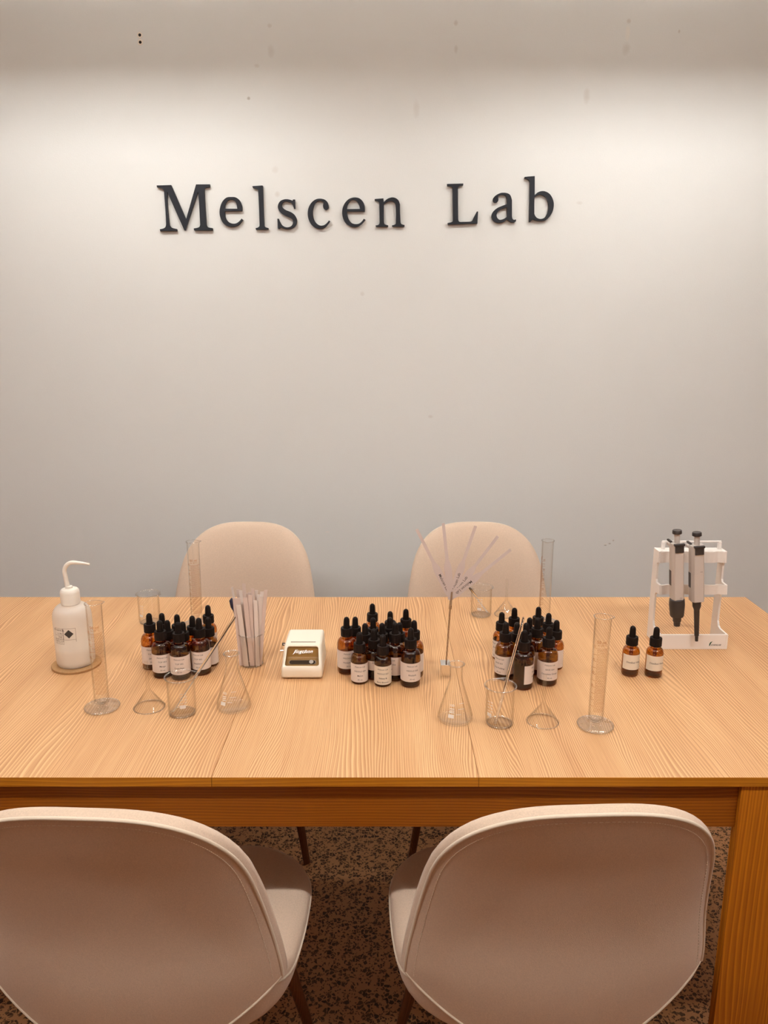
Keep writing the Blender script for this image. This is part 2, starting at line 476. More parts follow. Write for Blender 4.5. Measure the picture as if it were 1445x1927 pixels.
def terrazzo():
    m, nt, N, L, b = new_mat('terrazzo')
    tc = N.new('ShaderNodeTexCoord')
    n0 = N.new('ShaderNodeTexNoise'); n0.inputs['Scale'].default_value = 60.0; n0.inputs['Detail'].default_value = 2
    L.new(tc.outputs['Object'], n0.inputs['Vector'])
    va = N.new('ShaderNodeVectorMath'); va.operation = 'SCALE'; va.inputs['Scale'].default_value = 0.012
    L.new(n0.outputs['Color'], va.inputs[0])
    vb = N.new('ShaderNodeVectorMath'); vb.operation = 'ADD'
    L.new(tc.outputs['Object'], vb.inputs[0]); L.new(va.outputs[0], vb.inputs[1])
    base = (0.37, 0.18, 0.078, 1)
    col = None
    for scale, thr, c0, c1 in ((105.0, 0.42, (0.10, 0.055, 0.024), (0.035, 0.018, 0.008)), (210.0, 0.32, (0.12, 0.065, 0.03), (0.04, 0.02, 0.009))):
        vo = N.new('ShaderNodeTexVoronoi'); vo.inputs['Scale'].default_value = scale; vo.inputs['Randomness'].default_value = 1.0
        L.new(vb.outputs[0], vo.inputs['Vector'])
        ve = N.new('ShaderNodeTexVoronoi'); ve.feature = 'DISTANCE_TO_EDGE'; ve.inputs['Scale'].default_value = scale
        L.new(vb.outputs[0], ve.inputs['Vector'])
        sc = N.new('ShaderNodeSeparateColor'); L.new(vo.outputs['Color'], sc.inputs[0])
        has = math_node(N, L, 'LESS_THAN', sc.outputs[0], thr)
        inside = math_node(N, L, 'GREATER_THAN', ve.outputs[0], 0.10)
        fac = math_node(N, L, 'MULTIPLY', has, inside)
        chip = N.new('ShaderNodeMix'); chip.data_type = 'RGBA'
        chip.inputs['A'].default_value = c0 + (1,); chip.inputs['B'].default_value = c1 + (1,)
        L.new(sc.outputs[1], chip.inputs['Factor'])
        mx = N.new('ShaderNodeMix'); mx.data_type = 'RGBA'
        L.new(fac, mx.inputs['Factor'])
        if col is None: mx.inputs['A'].default_value = base
        else: L.new(col, mx.inputs['A'])
        L.new(chip.outputs['Result'], mx.inputs['B'])
        col = mx.outputs['Result']
    L.new(col, b.inputs['Base Color']); b.inputs['Roughness'].default_value = 0.6; b.inputs['Specular IOR Level'].default_value = 0.12
    return m
M['terrazzo'] = terrazzo()

def emit(name, col, strength):
    m, nt, N, L, b = new_mat(name)
    b.inputs['Base Color'].default_value = (0.9, 0.9, 0.9, 1)
    b.inputs['Emission Color'].default_value = col + (1,)
    b.inputs['Emission Strength'].default_value = strength
    return m
M['tube_far'] = emit('lit_tube_far', TUBE_COLOR, FAR_TUBE_POWER)
M['tube_near'] = emit('lit_tube_near', TUBE_COLOR, NEAR_TUBE_POWER)
M['added_uplight'] = emit('added_fill_glow', TUBE_COLOR, ADDED_UPLIGHT_POWER)

# ------------------------------------------------------------------ the room
def struct(o): return tag(o, kind='structure')
struct(MB().box(-3.2, 3.2, -2.6, WALL_Y, -0.06, 0.0).build('floor', M['terrazzo']))
struct(MB().box(-3.2, 3.2, WALL_Y, WALL_Y + 0.12, 0.0, 2.9).build('wall_back', M['wall']))
struct(MB().box(-3.2, 3.2, -2.6, WALL_Y, 2.9, 2.98).build('ceiling', M['lamp_white']))

# suspended tube lamps: one pair over the far edge of the table, one pair nearer
def tube_lamp(x, y, label):
    z = 2.245
    t = thing('tube_lamp', label, 'lamp', (x, y, z), group='suspended tube lamps')
    hw, ln = 0.085, 0.56
    mb = MB()
    mb.box(-ln, ln, -hw, hw, 0.055, 0.065)
    mb.box(-ln, ln, -hw, -hw + 0.006, -0.012, 0.055); mb.box(-ln, ln, hw - 0.006, hw, -0.012, 0.055)
    mb.box(-ln, -ln + 0.006, -hw + 0.006, hw - 0.006, -0.012, 0.055); mb.box(ln - 0.006, ln, -hw + 0.006, hw - 0.006, -0.012, 0.055)
    mb.box(-ln, ln, -hw, -hw + 0.006, 0.065, 0.105); mb.box(-ln, ln, hw - 0.006, hw, 0.065, 0.105)  # raised sides added to keep the strip's glow off the wall
    mb.build('housing', M['lamp_white'], t)
    MB().tube([(-ln + 0.012, 0, 0.013), (ln - 0.012, 0, 0.013)], 0.020, 16).build('tube', M['tube_far'] if y > 1 else M['tube_near'], t, smooth=40)
    MB().box(-ln + 0.03, ln - 0.03, -hw + 0.02, hw - 0.02, 0.065, 0.069).build('added_fill_strip', M['added_uplight'], t)  # added glow that brightens the ceiling, apart from the lamp's own tube
    for s in (-0.4, 0.4):
        MB().tube([(s, 0, 0.069), (s, 0, 2.9 - z)], 0.003, 8).build('suspension_wire', M['steel_rod'], t)
    return t
tube_lamp(-0.80, 2.10, 'left suspended tube lamp above the far table edge')
tube_lamp(0.86, 2.10, 'right suspended tube lamp above the far table edge')
tube_lamp(-0.80, 0.39, 'left suspended tube lamp above the near chairs')
tube_lamp(0.86, 0.39, 'right suspended tube lamp above the near chairs')

# screw holes high on the wall
for z, w in ((2.2882, 'upper'), (2.2683, 'lower')):
    t = thing('wall_plug', '%s of two dark screw holes with white rims high on the wall' % w, 'screw hole', (-0.7542, WALL_Y, z), group='screw holes')
    t.rotation_euler = (PI / 2, 0, 0)
    MB().lathe([(0.0045, 0.0), (0.0085, 0.0), (0.0075, 0.0012), (0.0045, 0.0008)], 14).build('rim', M['plaster'], t, smooth=40)
    MB().lathe([(0.0046, 0.0), (0.0046, 0.0005)], 12, cap1=True).build('hole', M['hole'], t)

# wall lettering: (letter, x of its middle, z of its foot, outlines in tenths of a millimetre; c marks a corner)
LETTERS = [
    ('M', -0.6425, 1.7142, ["-863,1387c -399,1399c 19,368c 400,1417c 843,1419c 845,1344c 728,1321 671,1278 658,1178c 662,684 670,226c 681,165 728,118 863,91c 862,20c 260,20c 253,84c 376,104 443,138 465,199c 466,818 448,1194c -23,26c -59,26c -542,1198c -550,684 -532,253c -520,172 -455,104 -293,64c -294,3c -842,0c -853,57c -729,84 -662,132 -638,213c -630,617 -640,1125c -642,1231 -720,1304 -857,1331c"]),
    ('e', -0.4937, 1.7273, ["357,482c 364,544 360,630 328,728 267,832 153,899 23,909 -121,893 -243,801 -329,654 -374,470 -359,297 -288,136 -162,37 21,0 167,31 275,99 374,217c 327,254c 265,186 170,118 65,99 -52,124 -141,198 -195,310 -206,482c", "-203,556c -178,666 -114,777 -7,832 84,820 159,752 194,654 203,553c"]),
    ('l', -0.3988, 1.7186, ["-239,1321c 90,1341c 105,1327c 105,680 109,149c 117,106 162,72 237,52c 239,6c -169,0c -181,47c -101,68 -54,106 -46,149c -45,680 -52,1157c -58,1205 -115,1242 -219,1266c"]),
    ('s', -0.3136, 1.7202, ["207,904c 271,904c 274,630c 231,634c 189,744 119,817 -8,848 -101,824 -156,744 -134,663 -30,583 140,516 258,422 316,287 287,138 184,37 25,0 -118,23 -224,64c -247,19c -312,19c -316,321c -266,321c -233,233 -165,125 -59,64 55,64 143,111 185,192 176,287 92,354 -91,428 -217,516 -285,636 -274,757 -192,864 -49,911 93,901 192,867c"]),
    ('c', -0.2105, 1.7214, ["360,227c 287,139 199,45 55,0 -116,31 -257,139 -340,302 -360,477 -325,651 -229,798 -99,892 44,918 186,892 284,812 318,705 309,624 230,577 159,618 137,705 153,792 99,841 0,849 -101,785 -168,651 -193,490 -175,329 -106,194 14,106 143,106 244,167 325,258c"]),
    ('e', -0.0975, 1.7272, ["354,470c 355,561 340,681 276,794 165,877 5,895 -156,847 -285,727 -359,576 -377,410 -339,228 -228,84 -68,8 94,0 239,76 377,216c 321,251c 256,167 159,99 30,88 -83,129 -170,243 -209,380 -216,470c", "-223,543c -198,666 -108,794 -4,824 100,779 171,666 202,549c"]),
    ('n', 0.0182, 1.7275, ["-484,844c -201,866c -190,754c -81,844 63,893 191,874 287,799 333,678c 340,407 355,134c 379,88 419,70 484,55c 484,5c 81,5c 78,46c 145,58 194,88 202,134c 205,407 192,648c 167,724 95,776 31,784 -65,761 -185,686c -185,407 -180,134c -161,81 -104,58 -45,46c -45,0c -443,0c -454,43c -378,55 -338,88 -325,134c -330,407 -337,693c -353,754 -401,784 -478,806c"]),
    ('L', 0.2530, 1.7341, ["-510,1231c 12,1245c 10,1193c -93,1168 -149,1135 -158,1077c -142,585 -127,182c -113,115 -68,84 39,86c 165,88c 272,95 325,123 367,208c 469,401c 510,401c 497,34c -457,0c -470,51c -354,73 -305,106 -299,165c -313,669 -330,1077c -343,1135 -411,1159 -500,1171c"]),
    ('a', 0.3879, 1.7397, ["259,194c 279,127 325,93 391,106c 399,51c 338,12 248,12 166,59 102,101c 15,34 -92,0 -217,5 -336,68 -399,194 -362,328 -232,446 -56,521 88,571c 79,722c 49,813 -32,846 -139,846 -208,788 -196,697 -229,630 -300,613 -364,663 -358,755 -263,846 -106,910 72,900 181,838 240,697c", "88,479c -53,429 -176,362 -238,261 -213,152 -131,93 -6,118 98,186c"]),
    ('b', 0.4983, 1.7423, ["-481,1361c -162,1385c -139,813c -50,893 62,933 185,929 321,867 421,751 480,609 489,448 453,296 365,153 246,54 95,27 -59,45 -175,81c -248,0c -284,0c -298,609 -313,1185c -330,1246 -389,1290 -489,1312c", "-142,742c -74,796 20,827 125,805 223,742 285,636 315,502 316,377 285,243 214,135 92,92 -24,121 -94,189 -125,252c -137,520c"]),
]
LABELS = ['large black capital M that begins the wall lettering', 'black lowercase e right after the capital M on the wall',
          'tall narrow black letter l on the wall between e and s', 'black letter s on the wall, the fourth letter',
          'black letter c on the wall between s and the second e', 'black lowercase e on the wall between c and n',
          'black letter n that ends the first word on the wall', 'black capital L that begins the second word on the wall',
          'black letter a on the wall between capital L and b', 'black letter b, last letter of the wall lettering']
for (ch, x0, z0, outl), lab in zip(LETTERS, LABELS):
    cu = bpy.data.curves.new('sign_letter', 'CURVE'); cu.dimensions = '2D'; cu.fill_mode = 'BOTH'
    cu.extrude = 0.004; cu.resolution_u = 1
    for s in outl:
        pts = []
        for t in s.split():
            c = t.endswith('c'); a, b_ = t.rstrip('c').split(',')
            pts.append((int(a) * 1e-4, int(b_) * 1e-4, c))
        pts = catmull(pts)
        spl = cu.splines.new('POLY'); spl.points.add(len(pts) - 1)
        for p, q in zip(spl.points, pts): p.co = (q[0], q[1], 0, 1)
        spl.use_cyclic_u = True
    tmp = bpy.data.objects.new('letter_tmp', cu); COL.objects.link(tmp)
    dg = bpy.context.evaluated_depsgraph_get()
    me = bpy.data.meshes.new_from_object(tmp.evaluated_get(dg))
    bpy.data.objects.remove(tmp)
    me.materials.clear(); me.materials.append(M['sign_face']); me.materials.append(M['sign_side'])
    for p in me.polygons:
        p.material_index = 0 if abs(p.normal.z) > 0.5 else 1
    o = link_mesh('sign_letter', me, None)
    o.location = (x0, WALL_Y - 0.006, z0); o.rotation_euler = (PI / 2, 0, 0)
    tag(o, lab, 'letter', 'wall lettering')

# ------------------------------------------------------------------ the table
X_L, X_R = -1.04, 0.92
Y_F, Y_B = 1.043, 1.855
SEAM = (-0.262, 0.144)
table = thing('extension_table', 'long oak extension table with straight legs, carrying the glassware', 'table', (0, 0, 0))
xs = (X_L, SEAM[0], SEAM[1], X_R)
for i in range(3):
    g = 0.0002
    a = xs[i] + (g if i else 0); b_ = xs[i + 1] - (g if i < 2 else 0)
    mb = MB()
    th = 0.016
    mb.box(a, b_, Y_F, Y_B, T - th, T)
    me_mats = [M['wood_top'][i], M['wood_edge']]
    o = mb.build('tabletop_panel', me_mats, table)
    for p in o.data.polygons:
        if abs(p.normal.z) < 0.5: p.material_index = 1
    bv = o.modifiers.new('bevel', 'BEVEL'); bv.width = 0.0006; bv.segments = 2
AP = 0.012
LX0, LX1 = -0.757, 0.637
for y in (Y_F + AP, Y_B - AP - 0.02):
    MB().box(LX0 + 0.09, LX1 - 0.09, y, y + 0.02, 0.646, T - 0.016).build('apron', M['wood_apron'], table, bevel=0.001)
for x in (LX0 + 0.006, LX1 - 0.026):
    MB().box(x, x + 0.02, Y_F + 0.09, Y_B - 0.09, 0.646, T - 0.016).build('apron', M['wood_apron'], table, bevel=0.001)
for sx in (0, 1):
    for sy in (0, 1):
        x0, x1 = (LX0, LX0 + 0.09) if sx == 0 else (LX1 - 0.09, LX1)
        yf = Y_F + 0.004 if sy == 0 else Y_B - 0.004
        d = 1 if sy == 0 else -1
        mb = MB()
        mb.box(x0, x1, min(yf, yf + d * 0.018), max(yf, yf + d * 0.018), 0.0, T - 0.016)
        xx = x0 if sx == 0 else x1 - 0.018
        mb.box(xx, xx + 0.018, min(yf + d * 0.018, yf + d * 0.09), max(yf + d * 0.018, yf + d * 0.09), 0.0, T - 0.016)
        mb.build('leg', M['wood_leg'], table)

# ------------------------------------------------------------------ chairs
def lerp_table(tb, x):
    """smooth curve through the (x, value) pairs"""
    n = len(tb)
    if x <= tb[0][0]: return tb[0][1]
    if x >= tb[-1][0]: return tb[-1][1]
    def slope(k):
        a, c = max(0, k - 1), min(n - 1, k + 1)
        return (tb[c][1] - tb[a][1]) / (tb[c][0] - tb[a][0])
    for k in range(n - 1):
        if x <= tb[k + 1][0]:
            h = tb[k + 1][0] - tb[k][0]; t = (x - tb[k][0]) / h
            return (tb[k][1] * (1 + 2 * t) * (1 - t) ** 2 + slope(k) * h * t * (1 - t) ** 2
                    + tb[k + 1][1] * t * t * (3 - 2 * t) + slope(k + 1) * h * t * t * (t - 1))
RIM_Y = [(0.37, -0.128), (0.50, -0.154), (0.60, -0.172), (0.70, -0.206), (0.78, -0.243), (0.84, -0.274)]
BOW = [(0.37, 0.066), (0.50, 0.058), (0.65, 0.038), (0.75, 0.022), (0.84, 0.006)]
W0 = [(0.37, 0.214), (0.50, 0.219), (0.60, 0.206), (0.68, 0.194), (0.76, 0.181), (0.84, 0.169)]
ZTOP, ZB, PW = 0.830, 0.670, 3.0
def z_top(u): return ZB + (ZTOP - ZB) * max(0.0, 1 - abs(u) ** PW) ** (1 / PW)
def z_low(u): return 0.378 + 0.118 * abs(u) ** 1.7
def back_xyz(u, z):
    y = lerp_table(RIM_Y, z) - lerp_table(BOW, z) * (1 - min(1.0, abs(u)) ** 2.2)
    return Vector((u * lerp_table(W0, z), y, z))
def back_pt(u, v):
    return back_xyz(u, z_low(u) + (z_top(u) - z_low(u)) * v)
def rim_path(n=40, inset=0.0):
    """from the lower left corner over the top to the lower right one"""
    out = []
    for k in range(n // 2): out.append((-1.0 + inset, z_low(1) + (ZB - z_low(1)) * k / (n // 2)))
    for k in range(2 * n + 1):
        u = -math.cos(k / (2 * n) * PI)
        # equal steps round the superelliptic shoulder
        th = PI - k / (2 * n) * PI
        cu, su = math.cos(th), math.sin(th)
        u = math.copysign(abs(cu) ** (2 / PW), cu); w = abs(su) ** (2 / PW)
        out.append((u * (1 - inset), ZB + (ZTOP - ZB) * w - inset * 0.2 * w))
    for k in range(n // 2 - 1, -1, -1): out.append((1.0 - inset, z_low(1) + (ZB - z_low(1)) * k / (n // 2)))
    return out
def make_chair():
    t = thing('dining_chair', 'chair', 'chair', (0, 0, 0), group='beige upholstered chairs')
    nu, nv = 32, 34
    def sides(u, v):                       # 0 on the seam, 1 well inside it
        return max(0.0, 1 - abs(u) ** 8) ** 0.5 * max(0.0, 1 - v ** 9) ** 0.5
    def spread(b_): return 1 - (1 - b_) ** 1.6
    def rear(a, b_):
        u = math.sin((a - 0.5) * PI); v = spread(b_)
        p = back_pt(u, v); p.y -= 0.007 * sides(u, v)
        return p
    MB().grid(rear, nu, nv).build('back_panel', M['fabric'], t, smooth=75, weld=True)
    def front(a, b_):
        u = math.sin((a - 0.5) * PI); v = spread(b_)
        p = back_pt(u, v); k = sides(u, v)
        p.y += 0.046 * k
        ex = 0.0100 * 4 * k * (1 - k)
        tilt = min(1.0, max(0.0, (v - 0.75) / 0.25))
        p.x += ex * u * abs(u); p.z += ex * tilt * (1 - abs(u) ** 4)
        return p
    MB().grid(front, nu, nv, flip=True).build('backrest_cushion', M['fabric'], t, smooth=75, weld=True)
    rim = [back_xyz(u, z) + Vector((0, -0.001, 0)) for u, z in rim_path()]
    MB().tube(rim, 0.0026, 8).build('piping', M['fabric_trim'], t, smooth=60)
    low = [back_pt(-1 + 2 * k / 24, 0.0) + Vector((0, -0.007 * sides(-1 + 2 * k / 24, 0), 0)) for k in range(25)]
    MB().tube(low, 0.0022, 8).build('piping', M['fabric_trim'], t, smooth=60)
    mb = MB()                              # stitches a little inside the piping
    path = []
    for u, z in rim_path(60, 0.055):
        q = back_xyz(u, z)
        v = (z - z_low(u)) / (z_top(u) - z_low(u))
        q.y -= 0.007 * sides(u, min(1, v)) + 0.0002
        path.append(q)
    for p0, p1 in zip(path, path[1:]):
        n = max(1, round((p1 - p0).length / 0.0060))
        for j in range(n):
            mb.tube([p0.lerp(p1, j / n), p0.lerp(p1, (j + 0.6) / n)], 0.0006, 4)
    mb.build('stitching', M['fabric_trim'], t)
    # seat
    YR, YFR = -0.205, 0.195
    def seat_xy(u, s):
        y = YR + (YFR - YR) * s
        hw = lerp_table([(-0.205, 0.217), (-0.12, 0.226), (0.0, 0.231), (0.10, 0.226), (0.195, 0.205)], y)
        e = abs(2 * s - 1)
        if s > 0.5: hw *= max(0, 1 - e ** 5.0) ** 0.42 * 1.0 if e < 1 else 0
        else: hw *= max(0, 1 - e ** 9) ** 0.5 if e < 1 else 0
        y2 = y + (0.035 * abs(u) ** 2.2 if s < 0.5 else -0.012 * abs(u) ** 2) * e
        return u * hw, y2
    def edge(u, s):
        e = abs(2 * s - 1)
        return max(0, 1 - abs(u) ** 7) ** 0.5 * max(0, 1 - e ** 10) ** 0.5
    def mid(u, s):
        return 0.428 + 0.024 * abs(u) ** 3 + (0.02 * (1 - 2 * s) ** 2 if s < 0.5 else -0.006 * (2 * s - 1) ** 2)
    def stop(a, b_):
        u = math.sin((a - 0.5) * PI); s = 0.5 - 0.5 * math.cos(b_ * PI)
        x, y = seat_xy(u, s); return Vector((x, y, mid(u, s) + 0.040 * edge(u, s)))
    def sbot(a, b_):
        u = math.sin((a - 0.5) * PI); s = 0.5 - 0.5 * math.cos(b_ * PI)
        x, y = seat_xy(u, s); return Vector((x, y, mid(u, s) - 0.064 * edge(u, s)))
    MB().grid(stop, 30, 30).build('seat', M['fabric'], t, smooth=60, weld=True)
    MB().grid(sbot, 30, 30, flip=True).build('seat_base', M['fabric'], t, smooth=60, weld=True)
    ring = []
    for k in range(31): ring.append(stop(0, k / 30))
    for k in range(30, -1, -1): ring.append(stop(1, k / 30))
    MB().tube(ring, 0.0022, 6, caps=True).build('piping', M['fabric_trim'], t, smooth=60)
    for sx in (-1, 1):
        for sy in (-1, 1):
            top = (sx * 0.135, sy * 0.115 + 0.0, 0.405); bot = (sx * 0.205, sy * 0.195 + (0.0), 0.0)
            MB().tube([top, bot], [0.0155, 0.0095], 16).build('leg', M['chair_leg'], t, smooth=40)
    MB().box(-0.15, 0.15, -0.13, 0.13, 0.372, 0.384).build('mounting_plate', M['dark_plastic'], t)
    return t
chair = make_chair()
spots = [((0.242, 1.097, 0), 0.045, 'beige upholstered chair at the near side of the table, on the right'),
         ((-0.358, 1.090, 0), -0.045, 'beige upholstered chair at the near side, on the left, cut by the frame'),
         ((-0.413, 2.000, 0), PI, 'beige upholstered chair at the far side, behind the cup of paper strips'),
         ((0.277, 2.000, 0), PI, 'beige upholstered chair at the far side, behind the fan of test cards')]
for i, (loc, rz, lab) in enumerate(spots):
    c = chair if i == 0 else copy_tree(chair)
    c.location = loc; c.rotation_euler = (0, 0, rz); c['label'] = lab

# ------------------------------------------------------------------ glassware
def thick(outer, wall):
    """closed profile: outer wall upwards, then the inner wall back down to the middle"""
    inner = [(max(0.0, r - wall), z) for r, z in reversed(outer)]
    return outer + inner

def rim_ring(parent, R, z, r, name='rim', warp=None, n=56):
    path = []
    for i in range(n):
        a = 2 * PI * i / n
        rr = R + (warp(a) if warp else 0.0)
        path.append((rr * math.sin(a), -rr * math.cos(a), z))
    return MB().tube(path, r, 8, closed=True).build(name, M['glass_rim'], parent, smooth=60)

def beaker(label, x, y, spout, H=0.070, R=0.0243, printyaw=0.0, scale=True):
    t = thing('beaker', label, 'beaker', (x, y, T + 0.0003), group='glass beakers')
    prof = [(0.0005, 0.0), (R - 0.005, 0.0), (R - 0.0015, 0.0015), (R, 0.005), (R, H - 0.006), (R + 0.0012, H - 0.002), (R + 0.0030, H - 0.0003), (R + 0.0028, H + 0.0006),
            (R + 0.0012, H), (R - 0.0008, H - 0.003), (R - 0.0014, H - 0.007), (R - 0.0014, 0.0060), (R - 0.0030, 0.0030), (R - 0.006, 0.0020), (0.0005, 0.0020)]
    def warp(k, r, z, a, i):
        d = (a - spout + PI) % (2 * PI) - PI
        if z > H - 0.008 and r > R - 0.01:
            g = math.exp(-(d / 0.22) ** 2) * (z - (H - 0.008)) / 0.008
            return r + 0.0055 * g, z + 0.0006 * g
        return r, z
    MB().lathe(prof, 64, warp=warp).build('glass_wall', M['glass'], t, smooth=50)
    rim_ring(t, R + 0.0026, H + 0.0002, 0.0011, warp=lambda a: 0.0055 * math.exp(-((((a - spout + PI) % (2 * PI)) - PI) / 0.22) ** 2))
    rim_ring(t, R - 0.0030, 0.0016, 0.0012, 'base_edge')
    if scale:
        mb = MB(); rf = lambda z: R + 0.00015
        c = printyaw * R
        wrap_rect(mb, c - 0.0055, c + 0.0045, 0.0200, 0.0265, rf)
        for k in range(4):
            z = 0.030 + k * 0.0055
            wrap_rect(mb, c - 0.005, c + 0.001, z, z + 0.0007, rf, 4)
            wrap_text(mb, '%d' % (20 + 10 * k), 0.0045, c + 0.0045, z + 0.0004, rf)
        mb.build('scale_print', M['ink_white'], t)
    return t
beaker('empty glass beaker at the far left, behind the left bottle cluster', -0.544, 1.681, 1.3, printyaw=-0.5)
beaker('empty glass beaker with a stirring rod, in front of the left bottle cluster', -0.357, 1.245, 2.1, printyaw=0.35)
beaker('glass beaker packed with upright paper strips', -0.268, 1.452, 2.6, H=0.068, R=0.0243, scale=False)
beaker('empty glass beaker behind the fan of test cards', 0.231, 1.727, -1.5, printyaw=-0.3)
beaker('empty glass beaker with a stirring rod, in front of the right bottle cluster', 0.199, 1.209, 2.7, printyaw=-0.95)

def cylinder(label, x, y, rz):
    t = thing('graduated_cylinder', label, 'measuring cylinder', (x, y, T + 0.0003), rz, group='graduated cylinders')
    H, R = 0.199, 0.0130
    prof = [(0.0005, 0.010), (R - 0.003, 0.0105), (R, 0.013), (R, H - 0.004), (R + 0.0012, H - 0.001), (R + 0.0016, H), (R + 0.0004, H + 0.0003), (R - 0.0012, H - 0.003),
            (R - 0.0014, 0.0155), (R - 0.004, 0.0128), (0.0005, 0.0125)]
    def warp(k, r, z, a, i):
        d = (a - PI / 2 + PI) % (2 * PI) - PI
        if z > H - 0.006:
            g = math.exp(-(d / 0.35) ** 2) * (z - (H - 0.006)) / 0.006
            return r + 0.005 * g, z
        return r, z
    MB().lathe(prof, 48, warp=warp).build('tube', M['glass'], t, smooth=50)
    rim_ring(t, R + 0.0012, H, 0.0007, warp=lambda a: 0.005 * math.exp(-((((a - PI / 2 + PI) % (2 * PI)) - PI) / 0.35) ** 2), n=40)
    rim_ring(t, 0.0298, 0.0030, 0.0013, 'foot_edge')
    foot = [(0.0005, 0.0), (0.027, 0.0), (0.0302, 0.0012), (0.0310, 0.0030), (0.0302, 0.0050), (0.026, 0.0062), (0.017, 0.0072), (0.012, 0.0085), (0.010, 0.0102), (0.0005, 0.0102)]
    MB().lathe(foot, 48).build('foot', M['glass_foot'], t, smooth=50)
    mb = MB(); rf = lambda z: R + 0.00012
    z0, z1 = 0.030, 0.146
    for k in range(51):
        z = z0 + (z1 - z0) * k / 50
        if k == 0: continue
        a0, a1 = (-0.55, 0.95) if k % 5 else (-1.15, 1.35)
        wrap_rect(mb, a0 * R, a1 * R, z, z + 0.00055, rf, 8)
        if k % 10 == 0: wrap_text(mb, '%d' % k, 0.0052, -0.0125, z + 0.0032, rf)
    wrap_text(mb, '50 ml', 0.0072, 0.0, z1 + 0.0115, rf, bold=0.004)
    wrap_text(mb, 'In 20\u00b0C', 0.0048, 0.001, z1 + 0.0062, rf)
    mb.build('graduation', M['ink_brown'], t)
    return t
cylinder('tall graduated cylinder in front of the wash bottle', -0.506, 1.264, 0.25)
cylinder('tall graduated cylinder at the back left, before the left far chair', -0.430, 1.664, 0.2)
cylinder('tall graduated cylinder at the front right, nearest the table edge', 0.362, 1.199, -0.15)
cylinder('tall graduated cylinder at the back right, behind the right bottle cluster', 0.370, 1.673, -1.9)

def funnel(label, x, y, tilt=0.0):
    t = thing('glass_funnel', label, 'funnel', (x, y, T + 0.0003), group='upturned funnels')
    R, H = 0.0272, 0.0895
    out = [(R + 0.0006, 0.0), (R + 0.0009, 0.0008), (R, 0.0018), (0.0048, 0.0335), (0.0036, 0.037), (0.0033, 0.041), (0.0029, H - 0.004), (0.0028, H)]
    inn = [(0.0018, H), (0.0018, 0.040), (0.0030, 0.0335), (R - 0.0016, 0.0018), (R - 0.0010, 0.0)]
    MB().lathe(out + inn + out[:1], 40).build('cone_and_stem', M['glass'], t, smooth=40)
    rim_ring(t, R, 0.0009, 0.0009)
    return t
funnel('upturned glass funnel in front of the left bottle cluster', -0.422, 1.266)
funnel('upturned glass funnel in front of the right bottle cluster', 0.275, 1.214)
funnel('upturned glass funnel at the back, right of the far beaker', 0.291, 1.731)

def flask(label, x, y, yaw):
    t = thing('conical_flask', label, 'flask', (x, y, T + 0.0003), group='conical flasks')
    H, R = 0.1045, 0.0305
    sil = [(R - 0.006, 0.0), (R - 0.002, 0.0012), (R, 0.005), (R - 0.0003, 0.010), (R - 0.0030, 0.021), (0.0125, 0.071), (0.0112, 0.078), (0.0110, 0.084), (0.0111, H - 0.006), (0.0126, H - 0.0025), (0.0142, H - 0.0012), (0.0143, H)]
    inn = [(0.0118, H), (0.0102, H - 0.004), (0.0098, 0.084), (0.0100, 0.078), (0.0112, 0.0706), (R - 0.0042, 0.021), (R - 0.0015, 0.010), (R - 0.0020, 0.005), (R - 0.006, 0.0022), (0.0005, 0.002)]
    MB().lathe([(0.0005, 0.0)] + sil + inn, 56).build('glass_wall', M['glass'], t, smooth=40)
    rim_ring(t, 0.0134, H - 0.0006, 0.0013)
    def rf(z): return R - 0.0030 + (0.0125 - (R - 0.0030)) * (z - 0.021) / 0.050 + 0.0003 if z > 0.021 else R - 0.0003 - (0.0027) * (z - 0.010) / 0.011 + 0.0003
    mb = MB()
    wrap_rect(mb, -0.0165, -0.0065, 0.0165, 0.0225, rf)
    for k in range(3): wrap_rect(mb, -0.0135 , -0.0055, 0.0250 + k * 0.0030, 0.0262 + k * 0.0030, rf, 4)
    wrap_text(mb, '100', 0.0060, -0.0095, 0.0370, rf)
    for z, a, b_ in ((0.0225, -0.003, 0.006), (0.0310, 0.001, 0.012), (0.0400, 0.003, 0.012)):
        wrap_rect(mb, a, b_, z, z + 0.0006, rf, 6)
    mb.build('scale_print', M['ink_white'], t)
    t.rotation_euler = (0, 0, yaw)
    return t
flask('conical glass flask in front of the cup of paper strips', -0.270, 1.266, -0.1)
flask('conical glass flask in front of the card stand', 0.124, 1.222, 0.05)

def rod(label, a, b_, r=0.0024):
    A = Vector(a); d = Vector(b_) - A
    o = MB().tube([(0, 0, 0), d * 0.01, d * 0.99, d], [r * 0.6, r, r, r * 0.6], 14).build('stirring_rod', M['glass_solid'], None, smooth=50)
    o.location = A
    return tag(o, label, 'rod', 'glass stirring rods')
rod('glass stirring rod leaning right out of the front left beaker', (-0.374, 1.241, 0.7450), (-0.263, 1.280, 0.908))
rod('glass stirring rod leaning out of the front right beaker across the bottles', (0.190, 1.198, 0.7450), (0.247, 1.280, 0.907))
rod('short glass stirring rod in the beaker behind the test cards', (0.248, 1.735, 0.7450), (0.195, 1.716, 0.820))

